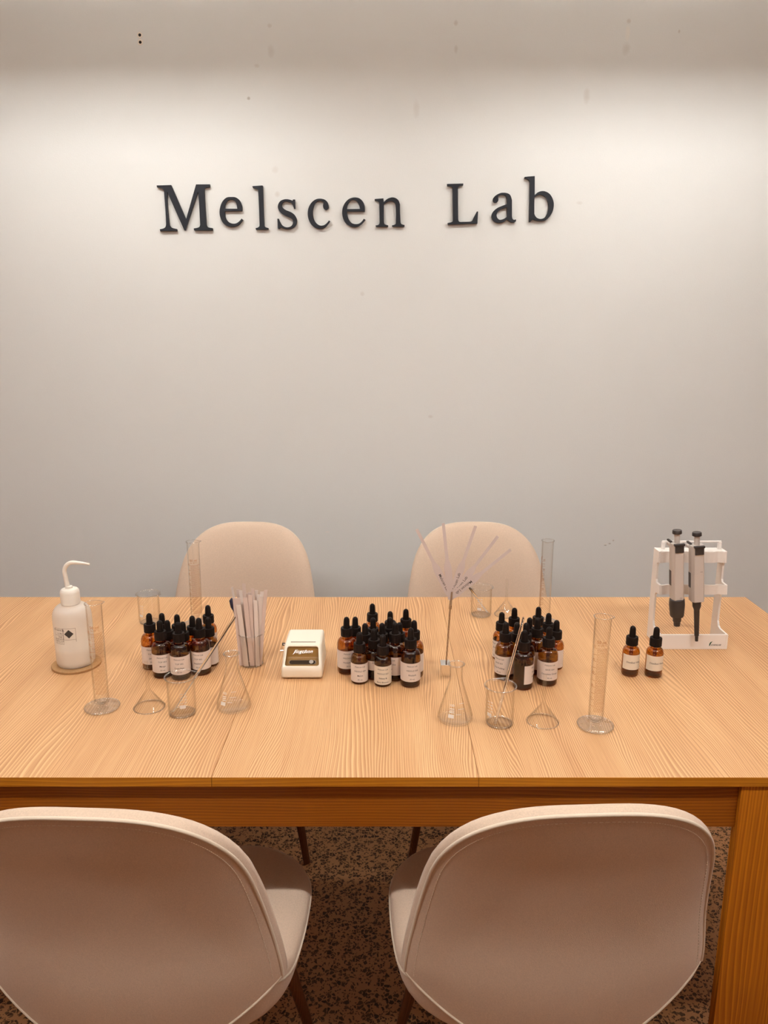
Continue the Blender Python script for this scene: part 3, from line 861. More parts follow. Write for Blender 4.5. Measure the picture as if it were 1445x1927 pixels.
# ------------------------------------------------------------------ dropper bottles
def bottle(label, x, y, small, yaw, lines, group, cream=False, lab=None, arc=1.75):
    if small: R, body, neck, cap, top, lz = 0.0165, 0.046, 0.062, 0.0795, 0.101, (0.0055, 0.0425)
    else: R, body, neck, cap, top, lz = 0.0190, 0.056, 0.0755, 0.0930, 0.1145, (0.0130, 0.0500)
    if lab: lz = lab
    t = thing('dropper_bottle', label, 'bottle', (x, y, T + 0.0003), yaw, group)
    n = 32
    rn = 0.0088
    prof = [(0.0005, 0.0008), (R - 0.004, 0.0), (R - 0.0012, 0.0008), (R, 0.0035), (R, body)]
    for k in range(1, 7):
        a = k / 6 * PI / 2
        prof.append((rn + (R - rn) * math.cos(a) ** 0.75, body + (neck - 0.0035 - body) * math.sin(a)))
    prof += [(rn, neck + 0.002)]
    key = 'S' if small else 'L'
    if key not in BOT:
        b0 = MB().lathe(prof, n).mesh('bottle_body', M['amber'], 40)
        def rib(k, r, z, a, i): return (r + (0.00035 if i % 2 and 0 < k < 4 else 0)), z
        c0 = MB().lathe([(0.0098, neck), (0.0112, neck + 0.0006), (0.0112, cap - 0.002), (0.0108, cap - 0.0004), (0.0098, cap), (0.0075, cap - 0.0004), (0.0072, cap - 0.0014), (0.0055, cap - 0.0014)], 60, cap0=True, cap1=True, warp=rib).mesh('cap', M['black_plastic'], 25)
        rb = 0.0062
        bp = [(0.0066, cap - 0.0014), (0.0066, cap + 0.0018), (rb, cap + 0.003), (0.0058, top - 0.008)]
        for k in range(1, 6):
            a = k / 6 * PI / 2
            bp.append((0.0056 * math.cos(a), top - 0.0062 + 0.0062 * math.sin(a)))
        bp.append((0.0003, top))
        d0 = MB().lathe(bp, 28, cap0=True, cap1=True).mesh('rubber_bulb', M['black_rubber'], 50)
        e0 = MB().lathe([(0.0035, neck), (0.0035, 0.016), (0.0012, 0.008)], 12).mesh('glass_pipette', M['amber'], 50)
        l0 = MB().lathe([(0.0005, 0.003), (R - 0.004, 0.003), (R - 0.0018, 0.005), (R - 0.0018, body * 0.72), (0.0005, body * 0.72)], 28).mesh('liquid', M['amber_liquid'], 40)
        BOT[key] = (b0, c0, d0, e0, l0)
    for nm, me in zip(('bottle_body', 'cap', 'rubber_bulb', 'glass_pipette', 'liquid'), BOT[key]):
        link_mesh(nm, me, None, t)
    rl = R + 0.0002
    mb = MB()
    wrap_rect(mb, -arc * rl, arc * rl, lz[0], lz[1], lambda z: rl, 36)
    lo = mb.build('paper_label', M['paper_cream'] if cream else M['paper'], t, smooth=60, fix=False)
    if lines:
        mb = MB()
        rf = lambda z: rl + 0.00012
        zz = lz[1]
        h = lz[1] - lz[0]
        for s, size, f, bold in lines:
            wrap_text(mb, s, size, 0.0, lz[1] - f * h, rf, bold=bold)
        mb.build('lettering', M['ink'], lo, fix=False)
    return t
BOT = {}
def std(num, name, vol='30 mL'):
    return [('Melscen Lab', 0.0042, 0.16, 0.0), (num, 0.0044, 0.40, 0.0), (name, 0.0044, 0.64, 0.008), (vol, 0.0040, 0.86, 0.0)]
G1, G2, G3 = 'dropper bottles of the left cluster', 'dropper bottles of the middle cluster', 'dropper bottles of the right cluster'
left = [
    (-0.4661, 1.4368, 0, 0.35, std('TOP 001', 'Juniper'), 'leftmost amber dropper bottle of the left cluster, behind the funnel stem'),
    (-0.4521, 1.4737, 1, 0, None, 'amber dropper bottle at the back of the left cluster, second from its left'),
    (-0.4342, 1.3986, 0, 0.3, std('TOP 003', 'Mango'), 'amber dropper bottle labelled Mango, front left of the left cluster'),
    (-0.4300, 1.4345, 1, 0, None, 'amber dropper bottle hidden right behind the Mango bottle'),
    (-0.4193, 1.4663, 1, 0, None, 'amber dropper bottle in the back row of the left cluster, at its middle'),
    (-0.3966, 1.3898, 0, 0.15, std('TOP 002', 'Fresh Pear'), 'amber dropper bottle labelled Fresh Pear, behind the front left beaker'),
    (-0.3974, 1.4266, 1, 0, None, 'amber dropper bottle hidden right behind the Fresh Pear bottle'),
    (-0.3866, 1.4586, 1, 0, None, 'amber dropper bottle in the left cluster, behind and left of the Raspberry bottle'),
    (-0.3617, 1.4122, 0, -0.05, std('TOP 005', 'Raspberry'), 'amber dropper bottle labelled Raspberry, behind the leaning glass rod'),
    (-0.3524, 1.4499, 1, 2.0, None, 'amber dropper bottle at the right edge of the left cluster, label turned away'),
    (-0.3688, 1.5203, 1, 0, None, 'amber dropper bottle standing farthest back in the left cluster'),
]
mid = [
    (-0.0734, 1.4170, 0, 0.25, std('MIDDLE 001', 'Honeysuckle'), 'leftmost amber dropper bottle of the middle cluster, beside the label printer'),
    (-0.0578, 1.4531, 1, 0, None, 'amber dropper bottle behind the leftmost bottle of the middle cluster'),
    (-0.0245, 1.5295, 1, 0, None, 'amber dropper bottle standing farthest back in the middle cluster'),
    (0.0127, 1.4840, 1, 0, None, 'amber dropper bottle in the back row of the middle cluster, at its middle'),
    (0.0453, 1.4977, 1, 0, None, 'amber dropper bottle at the back right of the middle cluster, standing apart'),
    (-0.0373, 1.4178, 1, 0, None, 'amber dropper bottle behind and right of the Melon bottle'),
    (-0.0220, 1.4477, 1, 0, None, 'amber dropper bottle third row of the middle cluster, left of its centre'),
    (-0.0037, 1.4195, 1, 0, None, 'amber dropper bottle at the very centre of the middle cluster'),
    (0.0115, 1.4504, 1, 0, None, 'amber dropper bottle third row of the middle cluster, right of its centre'),
    (0.0215, 1.3877, 0, -0.55, [('Melscen Lab', 0.0042, 0.16, 0.0), ('MIDDLE 004', 0.0044, 0.40, 0.0), ('Berry', 0.0044, 0.64, 0.008), ('30 mL', 0.0040, 0.86, 0.0)], 'amber dropper bottle left of the Rhubarb bottle, set back a row'),
    (0.0305, 1.4226, 1, 0, None, 'amber dropper bottle hidden behind the one left of the Rhubarb bottle'),
    (0.0584, 1.3991, 0, 1.9, None, 'amber dropper bottle behind Rhubarb at the right edge of the middle cluster'),
    (-0.0471, 1.3711, 1, 0.1, std('MIDDLE 009', 'Melon'), 'small amber dropper bottle labelled Melon, front left of the middle cluster'),
    (-0.0190, 1.3896, 1, 0.4, [('Melscen Lab', 0.0042, 0.2, 0.0), ('Orchid', 0.0046, 0.8, 0.008)], 'amber dropper bottle with a short label between the two small front bottles'),
    (-0.0022, 1.3605, 1, 0.0, [('Melscen Lab', 0.0042, 0.17, 0.0), ('MIDDLE 007', 0.0044, 0.41, 0.0), ('Galaxy &', 0.0044, 0.65, 0.015), ('Berry Blossom', 0.0040, 0.87, 0.01)], 'small amber dropper bottle with cream label at the front of the middle cluster'),
    (0.0506, 1.3596, 0, 0.15, std('MIDDLE 008', 'Rhubarb'), 'amber dropper bottle labelled Rhubarb, front right of the middle cluster'),
]
right = [
    (0.2406, 1.4790, 1, -1.0, [('Melscen Lab', 0.0042, 0.16, 0.0), ('BASE', 0.0044, 0.40, 0.0), ('30 mL', 0.0040, 0.86, 0.0)], 'leftmost amber dropper bottle of the right cluster'),
    (0.2705, 1.5042, 1, 0, None, 'amber dropper bottle at the back left of the right cluster'),
    (0.2346, 1.3902, 0, -0.75, [('Melscen Lab', 0.0042, 0.16, 0.0), ('BASE 001', 0.0044, 0.40, 0.0), ('Rice Pudding', 0.0044, 0.66, 0.008), ('30 mL', 0.0040, 0.88, 0.0)], 'amber dropper bottle labelled Pudding, front left of the right cluster'),
    (0.2620, 1.4224, 1, 0, None, 'amber dropper bottle behind and right of the Pudding bottle'),
    (0.2729, 1.3860, 0, 2.0, None, 'amber dropper bottle right behind the leaning glass rod in the right cluster'),
    (0.2919, 1.4484, 1, 0, None, 'amber dropper bottle at the centre of the right cluster'),
    (0.3215, 1.5098, 1, 0, None, 'amber dropper bottle standing farthest back in the right cluster'),
    (0.3003, 1.4132, 0, 0, None, 'amber dropper bottle behind the gap between the two front right-cluster bottles'),
    (0.3351, 1.4736, 1, 0, None, 'amber dropper bottle in the back row of the right cluster, at its right'),
    (0.3428, 1.4348, 1, -0.7, [('Melscen Lab', 0.0042, 0.16, 0.0), ('BASE 003', 0.0044, 0.40, 0.0), ('Tonka Leaf', 0.0044, 0.66, 0.008), ('30 mL', 0.0040, 0.88, 0.0)], 'rightmost amber dropper bottle of the right cluster'),
    (0.3129, 1.3649, 0, 0.05, std('BASE 004', 'Chocolate Orange'), 'amber dropper bottle labelled Chocolate Orange, behind the front right funnel'),
    (0.2633, 1.3487, 0, 1.30, std('BASE 002', 'Oak Moss'), 'front amber dropper bottle of the right cluster, its label turned to the right'),
]
for grp, rows in ((G1, left), (G2, mid), (G3, right)):
    for x, y, s, yaw, lines, lab in rows:
        arc = 1.35 if 'turned to the right' in lab else 1.75
        short = (0.0215, 0.0405) if 'short label' in lab else None
        bottle(lab, x, y, s, yaw, lines, grp, cream='cream' in lab, lab=short, arc=arc)
DW = [('Distilled Water', 0.0052, 0.5, 0.005)]
G4 = 'distilled water bottles'
bottle('amber distilled water bottle left of the pipette stand, left of the pair', 0.4846, 1.4045, 1, 0.18, DW, G4, True, (0.0155, 0.0460), 1.5)
bottle('amber distilled water bottle in front of the pipette stand, right of the pair', 0.5290, 1.3990, 1, 0.12, DW, G4, True, (0.0155, 0.0460), 1.5)

# ------------------------------------------------------------------ wash bottle on its cork coaster
co = MB().lathe([(0.0005, 0), (0.0470, 0), (0.0475, 0.0006), (0.0475, 0.0044), (0.0468, 0.0050), (0.0005, 0.0050)], 56).build('cork_coaster', M['cork'], None, smooth=40)
co.location = (-0.623, 1.447, T)
tag(co, 'round cork coaster under the wash bottle', 'coaster')
wb = thing('wash_bottle', 'white translucent plastic wash bottle with a bent spout', 'wash bottle', (-0.623, 1.447, T + 0.005))
R = 0.0370
body = [(0.0005, 0.001), (R - 0.007, 0.0), (R - 0.0025, 0.0015), (R - 0.0005, 0.006), (R, 0.012), (R, 0.100)]
for k in range(1, 8):
    a = k / 7 * PI / 2
    body.append((0.0165 + (R - 0.0165) * math.cos(a) ** 0.8, 0.100 + 0.026 * math.sin(a)))
body += [(0.0162, 0.131)]
MB().lathe(body, 56).build('bottle_body', M['polyethylene'], wb, smooth=45)
liq = [(0.0005, 0.002), (R - 0.008, 0.002), (R - 0.003, 0.004), (R - 0.0015, 0.012), (R - 0.0015, 0.036), (0.0005, 0.036)]
MB().lathe(liq, 48).build('liquid', M['liquid'], wb, smooth=45)
def ribs(k, r, z, a, i): return (r + (0.0004 if i % 2 and 0 < k < 4 else 0)), z
MB().lathe([(0.0160, 0.127), (0.0180, 0.128), (0.0180, 0.150), (0.0172, 0.1545), (0.0150, 0.1575), (0.0062, 0.1590), (0.0062, 0.163), (0.0005, 0.163)], 72, cap0=True, warp=ribs).build('cap', M['pe_solid'], wb, smooth=40)
sp = []
for k in range(6): sp.append((-0.0020 - 0.0042 * (k / 5), 0, 0.150 + 0.042 * k / 5))
for k in range(1, 11):
    a = PI - k / 10 * (PI / 2 + 0.10)
    sp.append((0.0118 + 0.0180 * math.cos(a), 0, 0.192 + 0.0195 * math.sin(a)))
for k in range(1, 6): sp.append((sp[15][0] + 0.0300 * k / 5, 0, sp[15][2] - 0.0042 * (k / 5) ** 1.4))
rad = [0.0050 - 0.0010 * k / 5 for k in range(6)] + [0.0040] * 10 + [0.0038 - 0.0017 * k / 5 for k in range(1, 6)]
MB().tube(sp, rad, 16).build('spout', M['pe_solid'], wb, smooth=50)
mb = MB(); rf = lambda z: R + 0.00015
def frame(u0, u1, z0, z1, w=0.00045):
    wrap_rect(mb, u0, u1, z0, z0 + w, rf); wrap_rect(mb, u0, u1, z1 - w, z1, rf)
    wrap_rect(mb, u0, u0 + w, z0, z1, rf, 1); wrap_rect(mb, u1 - w, u1, z0, z1, rf, 1)
U = -0.0275
wrap_text(mb, 'ETHANOL', 0.0056, U + 0.0105, 0.0835, rf, bold=0.004)
wrap_text(mb, '1170', 0.0058, U + 0.0125, 0.0762, rf, bold=0.005)
wrap_text(mb, '2YE', 0.0056, U + 0.0135, 0.0690, rf, bold=0.005)
for k, s in enumerate(('DANGER: HIGHLY', 'FLAMMABLE LIQUID', 'AND VAPOUR')): wrap_text(mb, s, 0.0026, U + 0.0100, 0.0640 - k * 0.0032, rf, bold=0.005)
frame(U, U + 0.0205, 0.0545, 0.0875); frame(U, U + 0.0205, 0.0655, 0.0730)
frame(U + 0.0205, U + 0.0445, 0.0640, 0.0875); wrap_rect(mb, U + 0.0440, U + 0.0445, 0.0590, 0.0640, rf, 1)
cxu, czu, q = U + 0.0315, 0.0762, 0.0088
vs = []
for du, dz in ((-q, 0), (0, -q), (q, 0), (0, q)):
    a = (cxu + du) / R; r = R + 0.0004
    vs.append((r * math.sin(a), -r * math.cos(a), czu + dz))
a = cxu / R
vs.append(((R + 0.0004) * math.sin(a), -(R + 0.0004) * math.cos(a), czu))
mb.add(vs, [(0, 1, 4), (1, 2, 4), (2, 3, 4), (3, 0, 4)])
mb.build('hazard_print', M['ink'], wb, fix=False)
wb.rotation_euler = (0, 0, 0.05)

# ------------------------------------------------------------------ paper strips and pen in their beaker
BX, BY = -0.268, 1.452
def strip(label, xt, zt, xb, w, yt, yb, mat, twist=0.0, curl=0.0):
    th = 0.0006
    A = Vector((xb, yb, 0.0030)); B = Vector((xt * 1.14, yt, zt))
    n = 8; vs = []; fs = []
    for k in range(n + 1):
        s = k / n
        p = A.lerp(B, s); p.y += curl * s * s
        c, sn = math.cos(twist), math.sin(twist)
        for du, dt in ((-1, -1), (1, -1), (1, 1), (-1, 1)):
            off = Vector((du * w / 2 * c - dt * th * sn, du * w / 2 * sn + dt * th * c, 0))
            vs.append(p + off)
    for k in range(n):
        for i in range(4):
            j = (i + 1) % 4
            fs.append((k * 4 + i, k * 4 + j, (k + 1) * 4 + j, (k + 1) * 4 + i))
    fs.append((3, 2, 1, 0)); fs.append(tuple(n * 4 + i for i in range(4)))
    o = MB().add(vs, fs).build('paper_strip', mat, None)
    o.location = (BX, BY, T)
    return tag(o, label, 'paper strip', 'paper strips in the beaker')
k1 = 0.0000927
SL = 'one of the pale paper strips standing upright at the back of the beaker'
P, Wm = M['strip_pink'], M['strip_white']
strip('shorter white paper strip at the front left of the beaker', (305 - 490) * k1, 0.132, (400 - 490) * k1, 0.0095, -0.014, -0.0185, Wm)
strip('wide pinkish paper strip left of centre, behind the short white one', (265 - 490) * k1, 0.145, (325 - 490) * k1, 0.0155, -0.011, -0.0145, P)
strip('pinkish paper strip just left of the middle of the beaker', (425 - 490) * k1, 0.146, (520 - 490) * k1, 0.0090, -0.010, -0.0165, P)
strip('narrow pinkish paper strip at the middle of the beaker', (522 - 490) * k1, 0.150, (545 - 490) * k1, 0.0075, -0.008, -0.0140, P)
strip('white paper strip just right of the middle of the beaker', (618 - 490) * k1, 0.140, (640 - 490) * k1, 0.0080, -0.011, -0.0165, Wm)
strip('white paper strip right of the middle, leaning right', (715 - 490) * k1, 0.146, (600 - 490) * k1, 0.0100, -0.006, -0.0120, Wm)
strip('pinkish paper strip at the right edge of the beaker, sticking up highest', (815 - 490) * k1, 0.161, (680 - 490) * k1, 0.0072, -0.008, -0.0110, P, 0.2)
strip('thin paper strip seen edge-on at the left edge of the beaker', (165 - 490) * k1, 0.163, (330 - 490) * k1, 0.0060, 0.002, 0.000, Wm, 1.2)
random.seed(5)
for i in range(9):
    xt = (-0.021 + 0.042 * i / 8); ang = random.uniform(-0.4, 0.4)
    strip(SL, xt, random.uniform(0.138, 0.160) if i != 2 else 0.168, xt * 0.62, random.uniform(0.006, 0.009), random.uniform(0.004, 0.014) , random.uniform(-0.002, 0.010), random.choice((P, Wm)), ang)
pn = thing('pen', 'dark navy pen at the left of the beaker of paper strips', 'pen', (BX, BY, T))
MB().tube([(-0.0150, -0.004, 0.004), (-0.0150 - 0.0080, -0.0045, 0.085), (-0.0335, -0.005, 0.138)], [0.0030, 0.0035, 0.0038], 14).build('barrel', M['dark_plastic'], pn, smooth=50)
MB().tube([(-0.0268, -0.0055, 0.112), (-0.0330, -0.0065, 0.126), (-0.0350, -0.006, 0.138), (-0.0335, -0.005, 0.143)], [0.0032, 0.0044, 0.0045, 0.002], 14).build('clip_end', M['navy'], pn, smooth=50)

# ------------------------------------------------------------------ label printer
pr = thing('label_printer', 'small cream label printer with a bronze front panel', 'label printer', (-0.1595, 1.434, T))
bm = bmesh.new()
hw = 0.0400
prof = [(-0.055, 0.002), (-0.055, 0.0225), (-0.020, 0.061), (0.055, 0.061), (0.055, 0.002)]
v0 = [bm.verts.new((-hw * (1.0 if z < 0.04 else 0.90), y, z)) for y, z in prof]
v1 = [bm.verts.new((hw * (1.0 if z < 0.04 else 0.90), y, z)) for y, z in prof]
bm.faces.new(v0); bm.faces.new(list(reversed(v1)))
fl = []
for i in range(5):
    j = (i + 1) % 5
    fl.append(bm.faces.new((v0[i], v1[i], v1[j], v0[j])))
bmesh.ops.recalc_face_normals(bm, faces=bm.faces)
ed = [e for e in bm.edges]
bmesh.ops.bevel(bm, geom=ed, offset=0.0052, segments=5, profile=0.5, affect='EDGES')
bm.faces.ensure_lookup_table()
nd = Vector((0, -0.0385, 0.035)).normalized()
best = max((f for f in bm.faces if f.normal.dot(nd) > 0.995), key=lambda f: f.calc_area())
r = bmesh.ops.inset_region(bm, faces=[best], thickness=0.0012, depth=0.0)
cc = best.calc_center_median().copy()
bmesh.ops.bevel(bm, geom=list(best.verts), offset=0.0045, segments=4, profile=0.5, affect='VERTICES')
bm.faces.ensure_lookup_table()
best = max((f for f in bm.faces if f.normal.dot(nd) > 0.995), key=lambda f: f.calc_area())
r2 = bmesh.ops.extrude_discrete_faces(bm, faces=[best])
best = r2['faces'][0]
bmesh.ops.translate(bm, verts=list(best.verts), vec=-best.normal * 0.006)
pv = [v.co.copy() for v in best.verts]
bm.faces.remove(best)
me = bpy.data.meshes.new('casing'); bm.to_mesh(me); bm.free()
me.materials.append(M['cream_plastic'])
me.shade_smooth(); me.set_sharp_from_angle(angle=math.radians(35))
link_mesh('casing', me, None, pr)
# folded bronze panel in the recess
py0 = min(p.y for p in pv); py1 = max(p.y for p in pv); pz0 = min(p.z for p in pv); pz1 = max(p.z for p in pv); px = max(p.x for p in pv)
def on_slope(t, sink): return (py0 + (py1 - py0) * t + 0.6 * sink, pz0 + (pz1 - pz0) * t - 0.75 * sink)
rows = [on_slope(0.0, 0.0), on_slope(0.10, 0.0025), on_slope(0.50, 0.0065), on_slope(0.58, 0.0060), on_slope(1.0, 0.0)]
vs = []
for (y, z) in rows:
    for x in (-px - 0.0004, px + 0.0004): vs.append((x, y, z))
MB().add(vs, [(2 * i, 2 * i + 1, 2 * i + 3, 2 * i + 2) for i in range(4)]).build('front_panel', M['brown_panel'], pr, fix=False)
def panel_text(s, size, t, sink, mat, name, shear, th, bold=0.0, xo=0.0):
    a = Vector((0,) + on_slope(t - 0.2, sink)); b_ = Vector((0,) + on_slope(t + 0.2, sink * (0.5 if t > 0.5 else 1.3)))
    up = (b_ - a).normalized(); nr = Vector((1, 0, 0)).cross(up)
    c = a.lerp(b_, 0.5) + nr * 0.0012
    vs, fs = text_shape(s, size, shear, bold)
    A = [c + Vector((x + xo, 0, 0)) + up * y for x, y in vs]; B = [p + nr * th for p in A]
    return MB().add(B, fs).add(A, fs).build(name, mat, pr, fix=False)
panel_text('Jingchen', 0.0112, 0.79, 0.003, M['chrome'], 'logo_lettering', 0.45, 0.0006, -0.016)
# dark window with the switch on the lower half of the panel
a = Vector((0,) + on_slope(0.12, 0.0027)); b_ = Vector((0,) + on_slope(0.42, 0.0057))
up = (b_ - a).normalized(); nr = Vector((1, 0, 0)).cross(up); mid_ = a.lerp(b_, 0.45) + nr * 0.0008
hh = (b_ - a).length * 0.36
def pill(w, h, off, n=10):
    out = []
    for s, a0 in ((1, -PI / 2), (-1, PI / 2)):
        for k in range(n + 1):
            an = a0 + PI * k / n
            p = mid_ + Vector((s * (w - h) + h * math.cos(an), 0, 0)) + up * (h * math.sin(an)) + nr * off
            out.append(p)
    return out
n_ = len(pill(0.026, hh, 0))
MB().add(pill(0.0268, hh * 1.12, 0.0) + pill(0.0268, hh * 1.12, 0.0008), [tuple(range(n_, 2 * n_))] + [(i, (i + 1) % n_, (i + 1) % n_ + n_, i + n_) for i in range(n_)]).build('window_frame', M['steel_rod'], pr, fix=False)
MB().add(pill(0.0255, hh, 0.0011), [tuple(range(n_))]).build('window', M['window_dark'], pr, fix=False)
kc = mid_ + Vector((0.0175, 0, 0)) + nr * 0.0012
ring = []
for k in range(20):
    an = 2 * PI * k / 20
    ring.append(kc + Vector((0.0042 * math.cos(an), 0, 0)) + up * (0.0042 * math.sin(an)))
ring2 = [p + nr * 0.0016 for p in ring]
MB().add(ring + ring2, [tuple(range(20, 40))] + [(i, (i + 1) % 20, (i + 1) % 20 + 20, i + 20) for i in range(20)]).build('power_button', M['chrome'], pr, fix=False)
MB().box(-0.0245, 0.0245, -0.0160, -0.0125, 0.0606, 0.0613).build('paper_slot', M['steel_rod'], pr)
MB().tube([(-0.036, -0.0225, 0.046), (-0.0450, -0.0225, 0.046)], 0.0020, 12).build('lever', M['chrome'], pr, smooth=40)
MB().box(-0.0425, -0.0350, -0.0095, -0.0085, 0.0510, 0.0570).build('side_tag', M['dark_plastic'], pr)
MB().box(-0.0400, -0.0375, -0.0098, -0.0094, 0.0528, 0.0552).build('tag_emblem', M['paper'], pr)
for x in (-0.03, 0.03):
    for y in (-0.04, 0.042):
        MB().lathe([(0.004, 0), (0.004, 0.0035)], 12, cap0=True, cap1=True, cx=x, cy=y).build('foot', M['black_rubber'], pr)

# ------------------------------------------------------------------ card stand and the fan of test cards
cs = thing('card_stand', 'small metal card stand with a block foot and a thin rod', 'card stand', (0.1205, 1.4035, T))
MB().box(-0.0095, 0.0095, -0.0125, 0.0125, 0.0, 0.0250).build('block_foot', M['chrome'], cs, bevel=0.0006)
MB().tube([(0.002, 0, 0.025), (0.0075, 0, 0.141)], 0.0016, 12).build('rod', M['steel_rod'], cs, smooth=40)
MB().tube([(0.0072, 0, 0.136), (0.0078, 0, 0.146)], 0.0027, 12).build('collar', M['steel_rod'], cs, smooth=40)
for s in (-1, 1):
    vs = []
    y0 = s * 0.0018 - 0.0
    mb = MB()
    mb.prism([(0.0058, 0.144), (0.0102, 0.144), (0.0112, 0.172), (0.0082, 0.172)], 'y', y0 - 0.0003 + s * 0.0012, y0 + 0.0003 + s * 0.0012)
    mb.build('clip_jaw', M['steel_rod'], cs)
PIV = Vector((0.1290, 1.4035, T + 0.1600))
fan = [((0.0615, 1.035), 'leftmost card of the fan of five slim test cards', -0.0018, 'Melscen Lab'),
       ((0.1115, 1.047), 'second test card from the left, pointing almost straight up', -0.0009, None),
       ((0.1725, 1.042), 'middle card of the fan of five slim test cards', 0.0, 'Melscen Lab'),
       ((0.2150, 1.022), 'fourth test card from the left in the fan', 0.0009, 'Melscen Lab'),
       ((0.2400, 0.996), 'rightmost and lowest card of the fan of five slim test cards', 0.0018, 'Melscen Lab')]
for (tx, tz), lab, dy, txt in fan:
    d = Vector((tx - PIV.x, 0, tz - PIV.z)); Ln = d.length
    ang = math.atan2(d.x, d.z)
    pts = [(-0.0030, -0.006), (0.0030, -0.006), (0.0068, 0.010), (0.0072, Ln * 0.40), (0.0060, Ln * 0.45), (0.0031, Ln * 0.52), (0.0029, Ln), (-0.0029, Ln), (-0.0031, Ln * 0.52), (-0.0060, Ln * 0.45), (-0.0072, Ln * 0.40), (-0.0068, 0.010)]
    o = MB().prism(pts, 'y', -0.0003, 0.0003).build('test_card', M['card'], None)
    o.location = PIV + Vector((0, dy * -1, 0)); o.rotation_euler = (0, ang, 0)
    tag(o, lab, 'card', 'fanned test cards')
    if txt:
        vs, fs = text_shape(txt, 0.0078, 0.0, 0.004)
        out = lab.startswith(('middle', 'fourth'))       # reads outwards on these, inwards on the others
        vv = [((-y, -0.00042, 0.032 + x) if out else (y, -0.00042, 0.032 - x)) for x, y in vs]
        MB().add(vv, fs).build('lettering', M['ink'], o, fix=False)

# ------------------------------------------------------------------ pipette stand and pipettes
ps = thing('pipette_stand', 'white plastic pipette stand at the right end of the table', 'pipette stand', (0.657, 1.525, T))
SX = 0.0725
prof = [(0.0, 0.0), (0.078, 0.0), (0.078, 0.203), (0.046, 0.203), (0.044, 0.178), (0.052, 0.176), (0.052, 0.140), (0.048, 0.134), (0.028, 0.134), (0.026, 0.113), (0.044, 0.112), (0.050, 0.106), (0.050, 0.046), (0.044, 0.036), (0.036, 0.033), (0.0, 0.033)]
for s in (-1, 1):
    x0 = -SX if s < 0 else SX - 0.0045
    MB().prism(prof, 'x', x0, x0 + 0.0045).build('side_panel', M['white_plastic'], ps, bevel=0.0007)
MB().box(-SX + 0.0045, SX - 0.0045, 0.0, 0.0045, 0.0, 0.033).build('base_bar', M['white_plastic'], ps, bevel=0.0007)
def wavy(y0, depth, z0, z1, name):
    n = 60; f = []; bk = []
    for k in range(n + 1):
        x = -SX + 0.0045 + (2 * SX - 0.009) * k / n
        w = 0.0
        for c in (-0.049, -0.014, 0.024, 0.058):
            w += 0.0065 * math.exp(-((x - c + 0.004) / 0.0085) ** 2)
        f.append((x, y0 + 0.0045 - 0.0045 + w * 0.7)); bk.append((x, y0 + w * 0.7 + depth))
    poly = f + list(reversed(bk))
    mb = MB()
    m = n + 1
    vs = [(x, y, z) for z in (z0, z1) for x, y in f] + [(x, y, z) for z in (z0, z1) for x, y in bk]
    fs = []
    for i in range(n):
        fs += [(i, i + 1, m + i + 1, m + i), (2 * m + i + 1, 2 * m + i, 3 * m + i, 3 * m + i + 1), (m + i, m + i + 1, 3 * m + i + 1, 3 * m + i), (i + 1, i, 2 * m + i, 2 * m + i + 1)]
    fs += [(0, m, 3 * m, 2 * m), (n, 2 * m + n, 3 * m + n, m + n)]
    return mb.add(vs, fs).build(name, M['white_plastic'], ps, smooth=40)
wavy(0.026, 0.004, 0.113, 0.134, 'middle_bar')
wavy(0.044, 0.004, 0.178, 0.2025, 'top_bar')
MB().box(-SX + 0.0045, SX - 0.0045, 0.052, 0.0775, 0.199, 0.2028).build('top_shelf', M['white_plastic'], ps, bevel=0.0007)
MB().tube([(-0.060, 0.066, 0.2195), (0.066, 0.066, 0.2195)], 0.0020, 12).build('rail', M['white_plastic'], ps, smooth=40)
for x in (-0.0575, 0.0635):
    MB().box(x - 0.0032, x + 0.0032, 0.0625, 0.0695, 0.2025, 0.2190).build('rail_post', M['white_plastic'], ps, bevel=0.0006)
# maker's mark: green leaf and slanted name on the base
mb = MB()
lf = [(0.0335, 0.0070), (0.0338, 0.0125), (0.0362, 0.0165), (0.0400, 0.0180), (0.0378, 0.0150), (0.0364, 0.0115), (0.0352, 0.0085)]
mb.prism(lf, 'y', -0.0003, 0.0)
mb.build('logo_leaf', M['green'], ps)
vs, fs = text_shape('JOANLAB', 0.0050, 0.35, 0.008)
MB().add([(x + 0.0475, -0.0004, y + 0.0098) for x, y in vs], fs).build('logo_lettering', M['ink'], ps, fix=False)

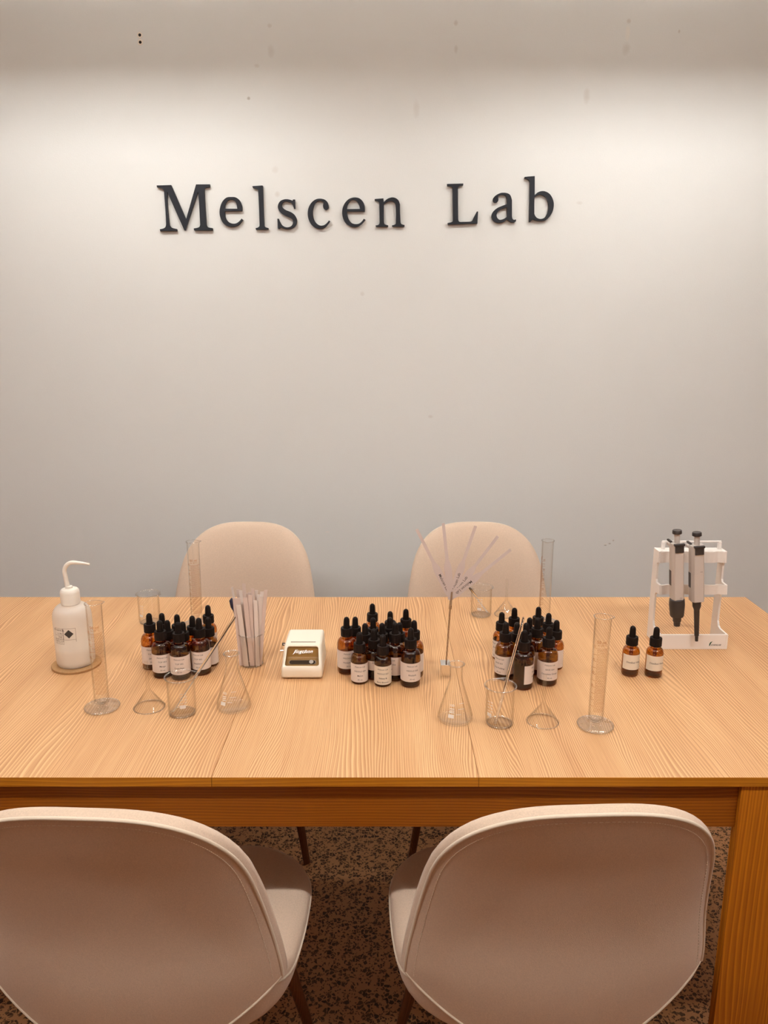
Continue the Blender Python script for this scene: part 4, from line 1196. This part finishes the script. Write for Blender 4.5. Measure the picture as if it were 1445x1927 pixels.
def pipette(label, x, tilt, fat):
    t = thing('pipette', label, 'pipette', (x, 1.5135, T + (0.118 if fat else 0.1135)), group='pipettes in the stand')
    t.rotation_euler = (0, tilt, 0)
    W = 0.0125 if fat else 0.0133
    H = 0.121
    poly = [(-W, -0.005), (-W * 0.70, -0.0125), (W * 0.70, -0.0125), (W, -0.005), (W, 0.010), (W * 0.6, 0.0145), (-W * 0.6, 0.0145), (-W, 0.010)]
    MB().prism(poly, 'z', 0.0, H).build('handle', M['pipette_grey'], t, bevel=0.0014)
    MB().box(-0.0085, 0.0092, -0.0148, -0.0105, H - 0.018, H - 0.001).build('ejector_button', M['dark_plastic'], t, bevel=0.0010)
    MB().box(-0.0105, 0.0110, -0.0160, -0.0085, H - 0.004, H + 0.0008).build('ejector_lip', M['dark_plastic'], t, bevel=0.0012)
    MB().box(-0.0105, 0.0070, 0.0125, 0.0330, H - 0.012, H - 0.0065).build('finger_hook', M['pipette_grey'], t, bevel=0.0010)
    MB().box(-0.0125, -0.0080, 0.0040, 0.0240, H - 0.001, H + 0.0030).build('hook_cover', M['dark_plastic'], t, bevel=0.0008)
    MB().lathe([(0.0056, H - 0.002), (0.0056, H + 0.0195)], 24, cap0=True, cap1=True).build('plunger', M['pipette_grey'], t, smooth=40)
    MB().lathe([(0.0056, H + 0.0190), (0.0090, H + 0.0192), (0.0094, H + 0.0205), (0.0092, H + 0.0255), (0.0084, H + 0.0268), (0.0005, H + 0.0268)], 28, cap0=True).build('plunger_button', M['dark_plastic'], t, smooth=40)
    MB().box(-W - 0.0006, -W + 0.0004, -0.002, 0.0085, 0.030, 0.062).build('volume_window', M['dark_plastic'], t)
    if fat: pf = [(0.0130, 0.001), (0.0150, -0.0010), (0.0158, -0.012), (0.0140, -0.036), (0.0128, -0.039), (0.0088, -0.040), (0.0082, -0.0500), (0.0070, -0.0510), (0.0064, -0.0600), (0.0005, -0.0602)]
    else: pf = [(0.0086, 0.001), (0.0088, -0.0010), (0.0086, -0.012), (0.0064, -0.018), (0.0058, -0.020), (0.0048, -0.070), (0.0046, -0.0775), (0.0036, -0.0782), (0.0032, -0.0900), (0.0005, -0.0902)]
    MB().lathe(pf, 32, cap0=True).build('tip_cone', M['dark_plastic'], t, smooth=40)
    vs, fs = text_shape('CE', 0.0042, 0, 0)
    MB().add([(q + (0.0035 if fat else 0.0045), -0.0127, w + (0.0045 if fat else 0.066)) for q, w in vs], fs).build('mark', M['ink_soft'], t, fix=False)
    return t
pipette('pipette with a thick dark lower cone, left one in the stand', 0.6085, -0.085, True)
pipette('pipette with a long slim dark shaft, right one in the stand', 0.6500, -0.090, False)
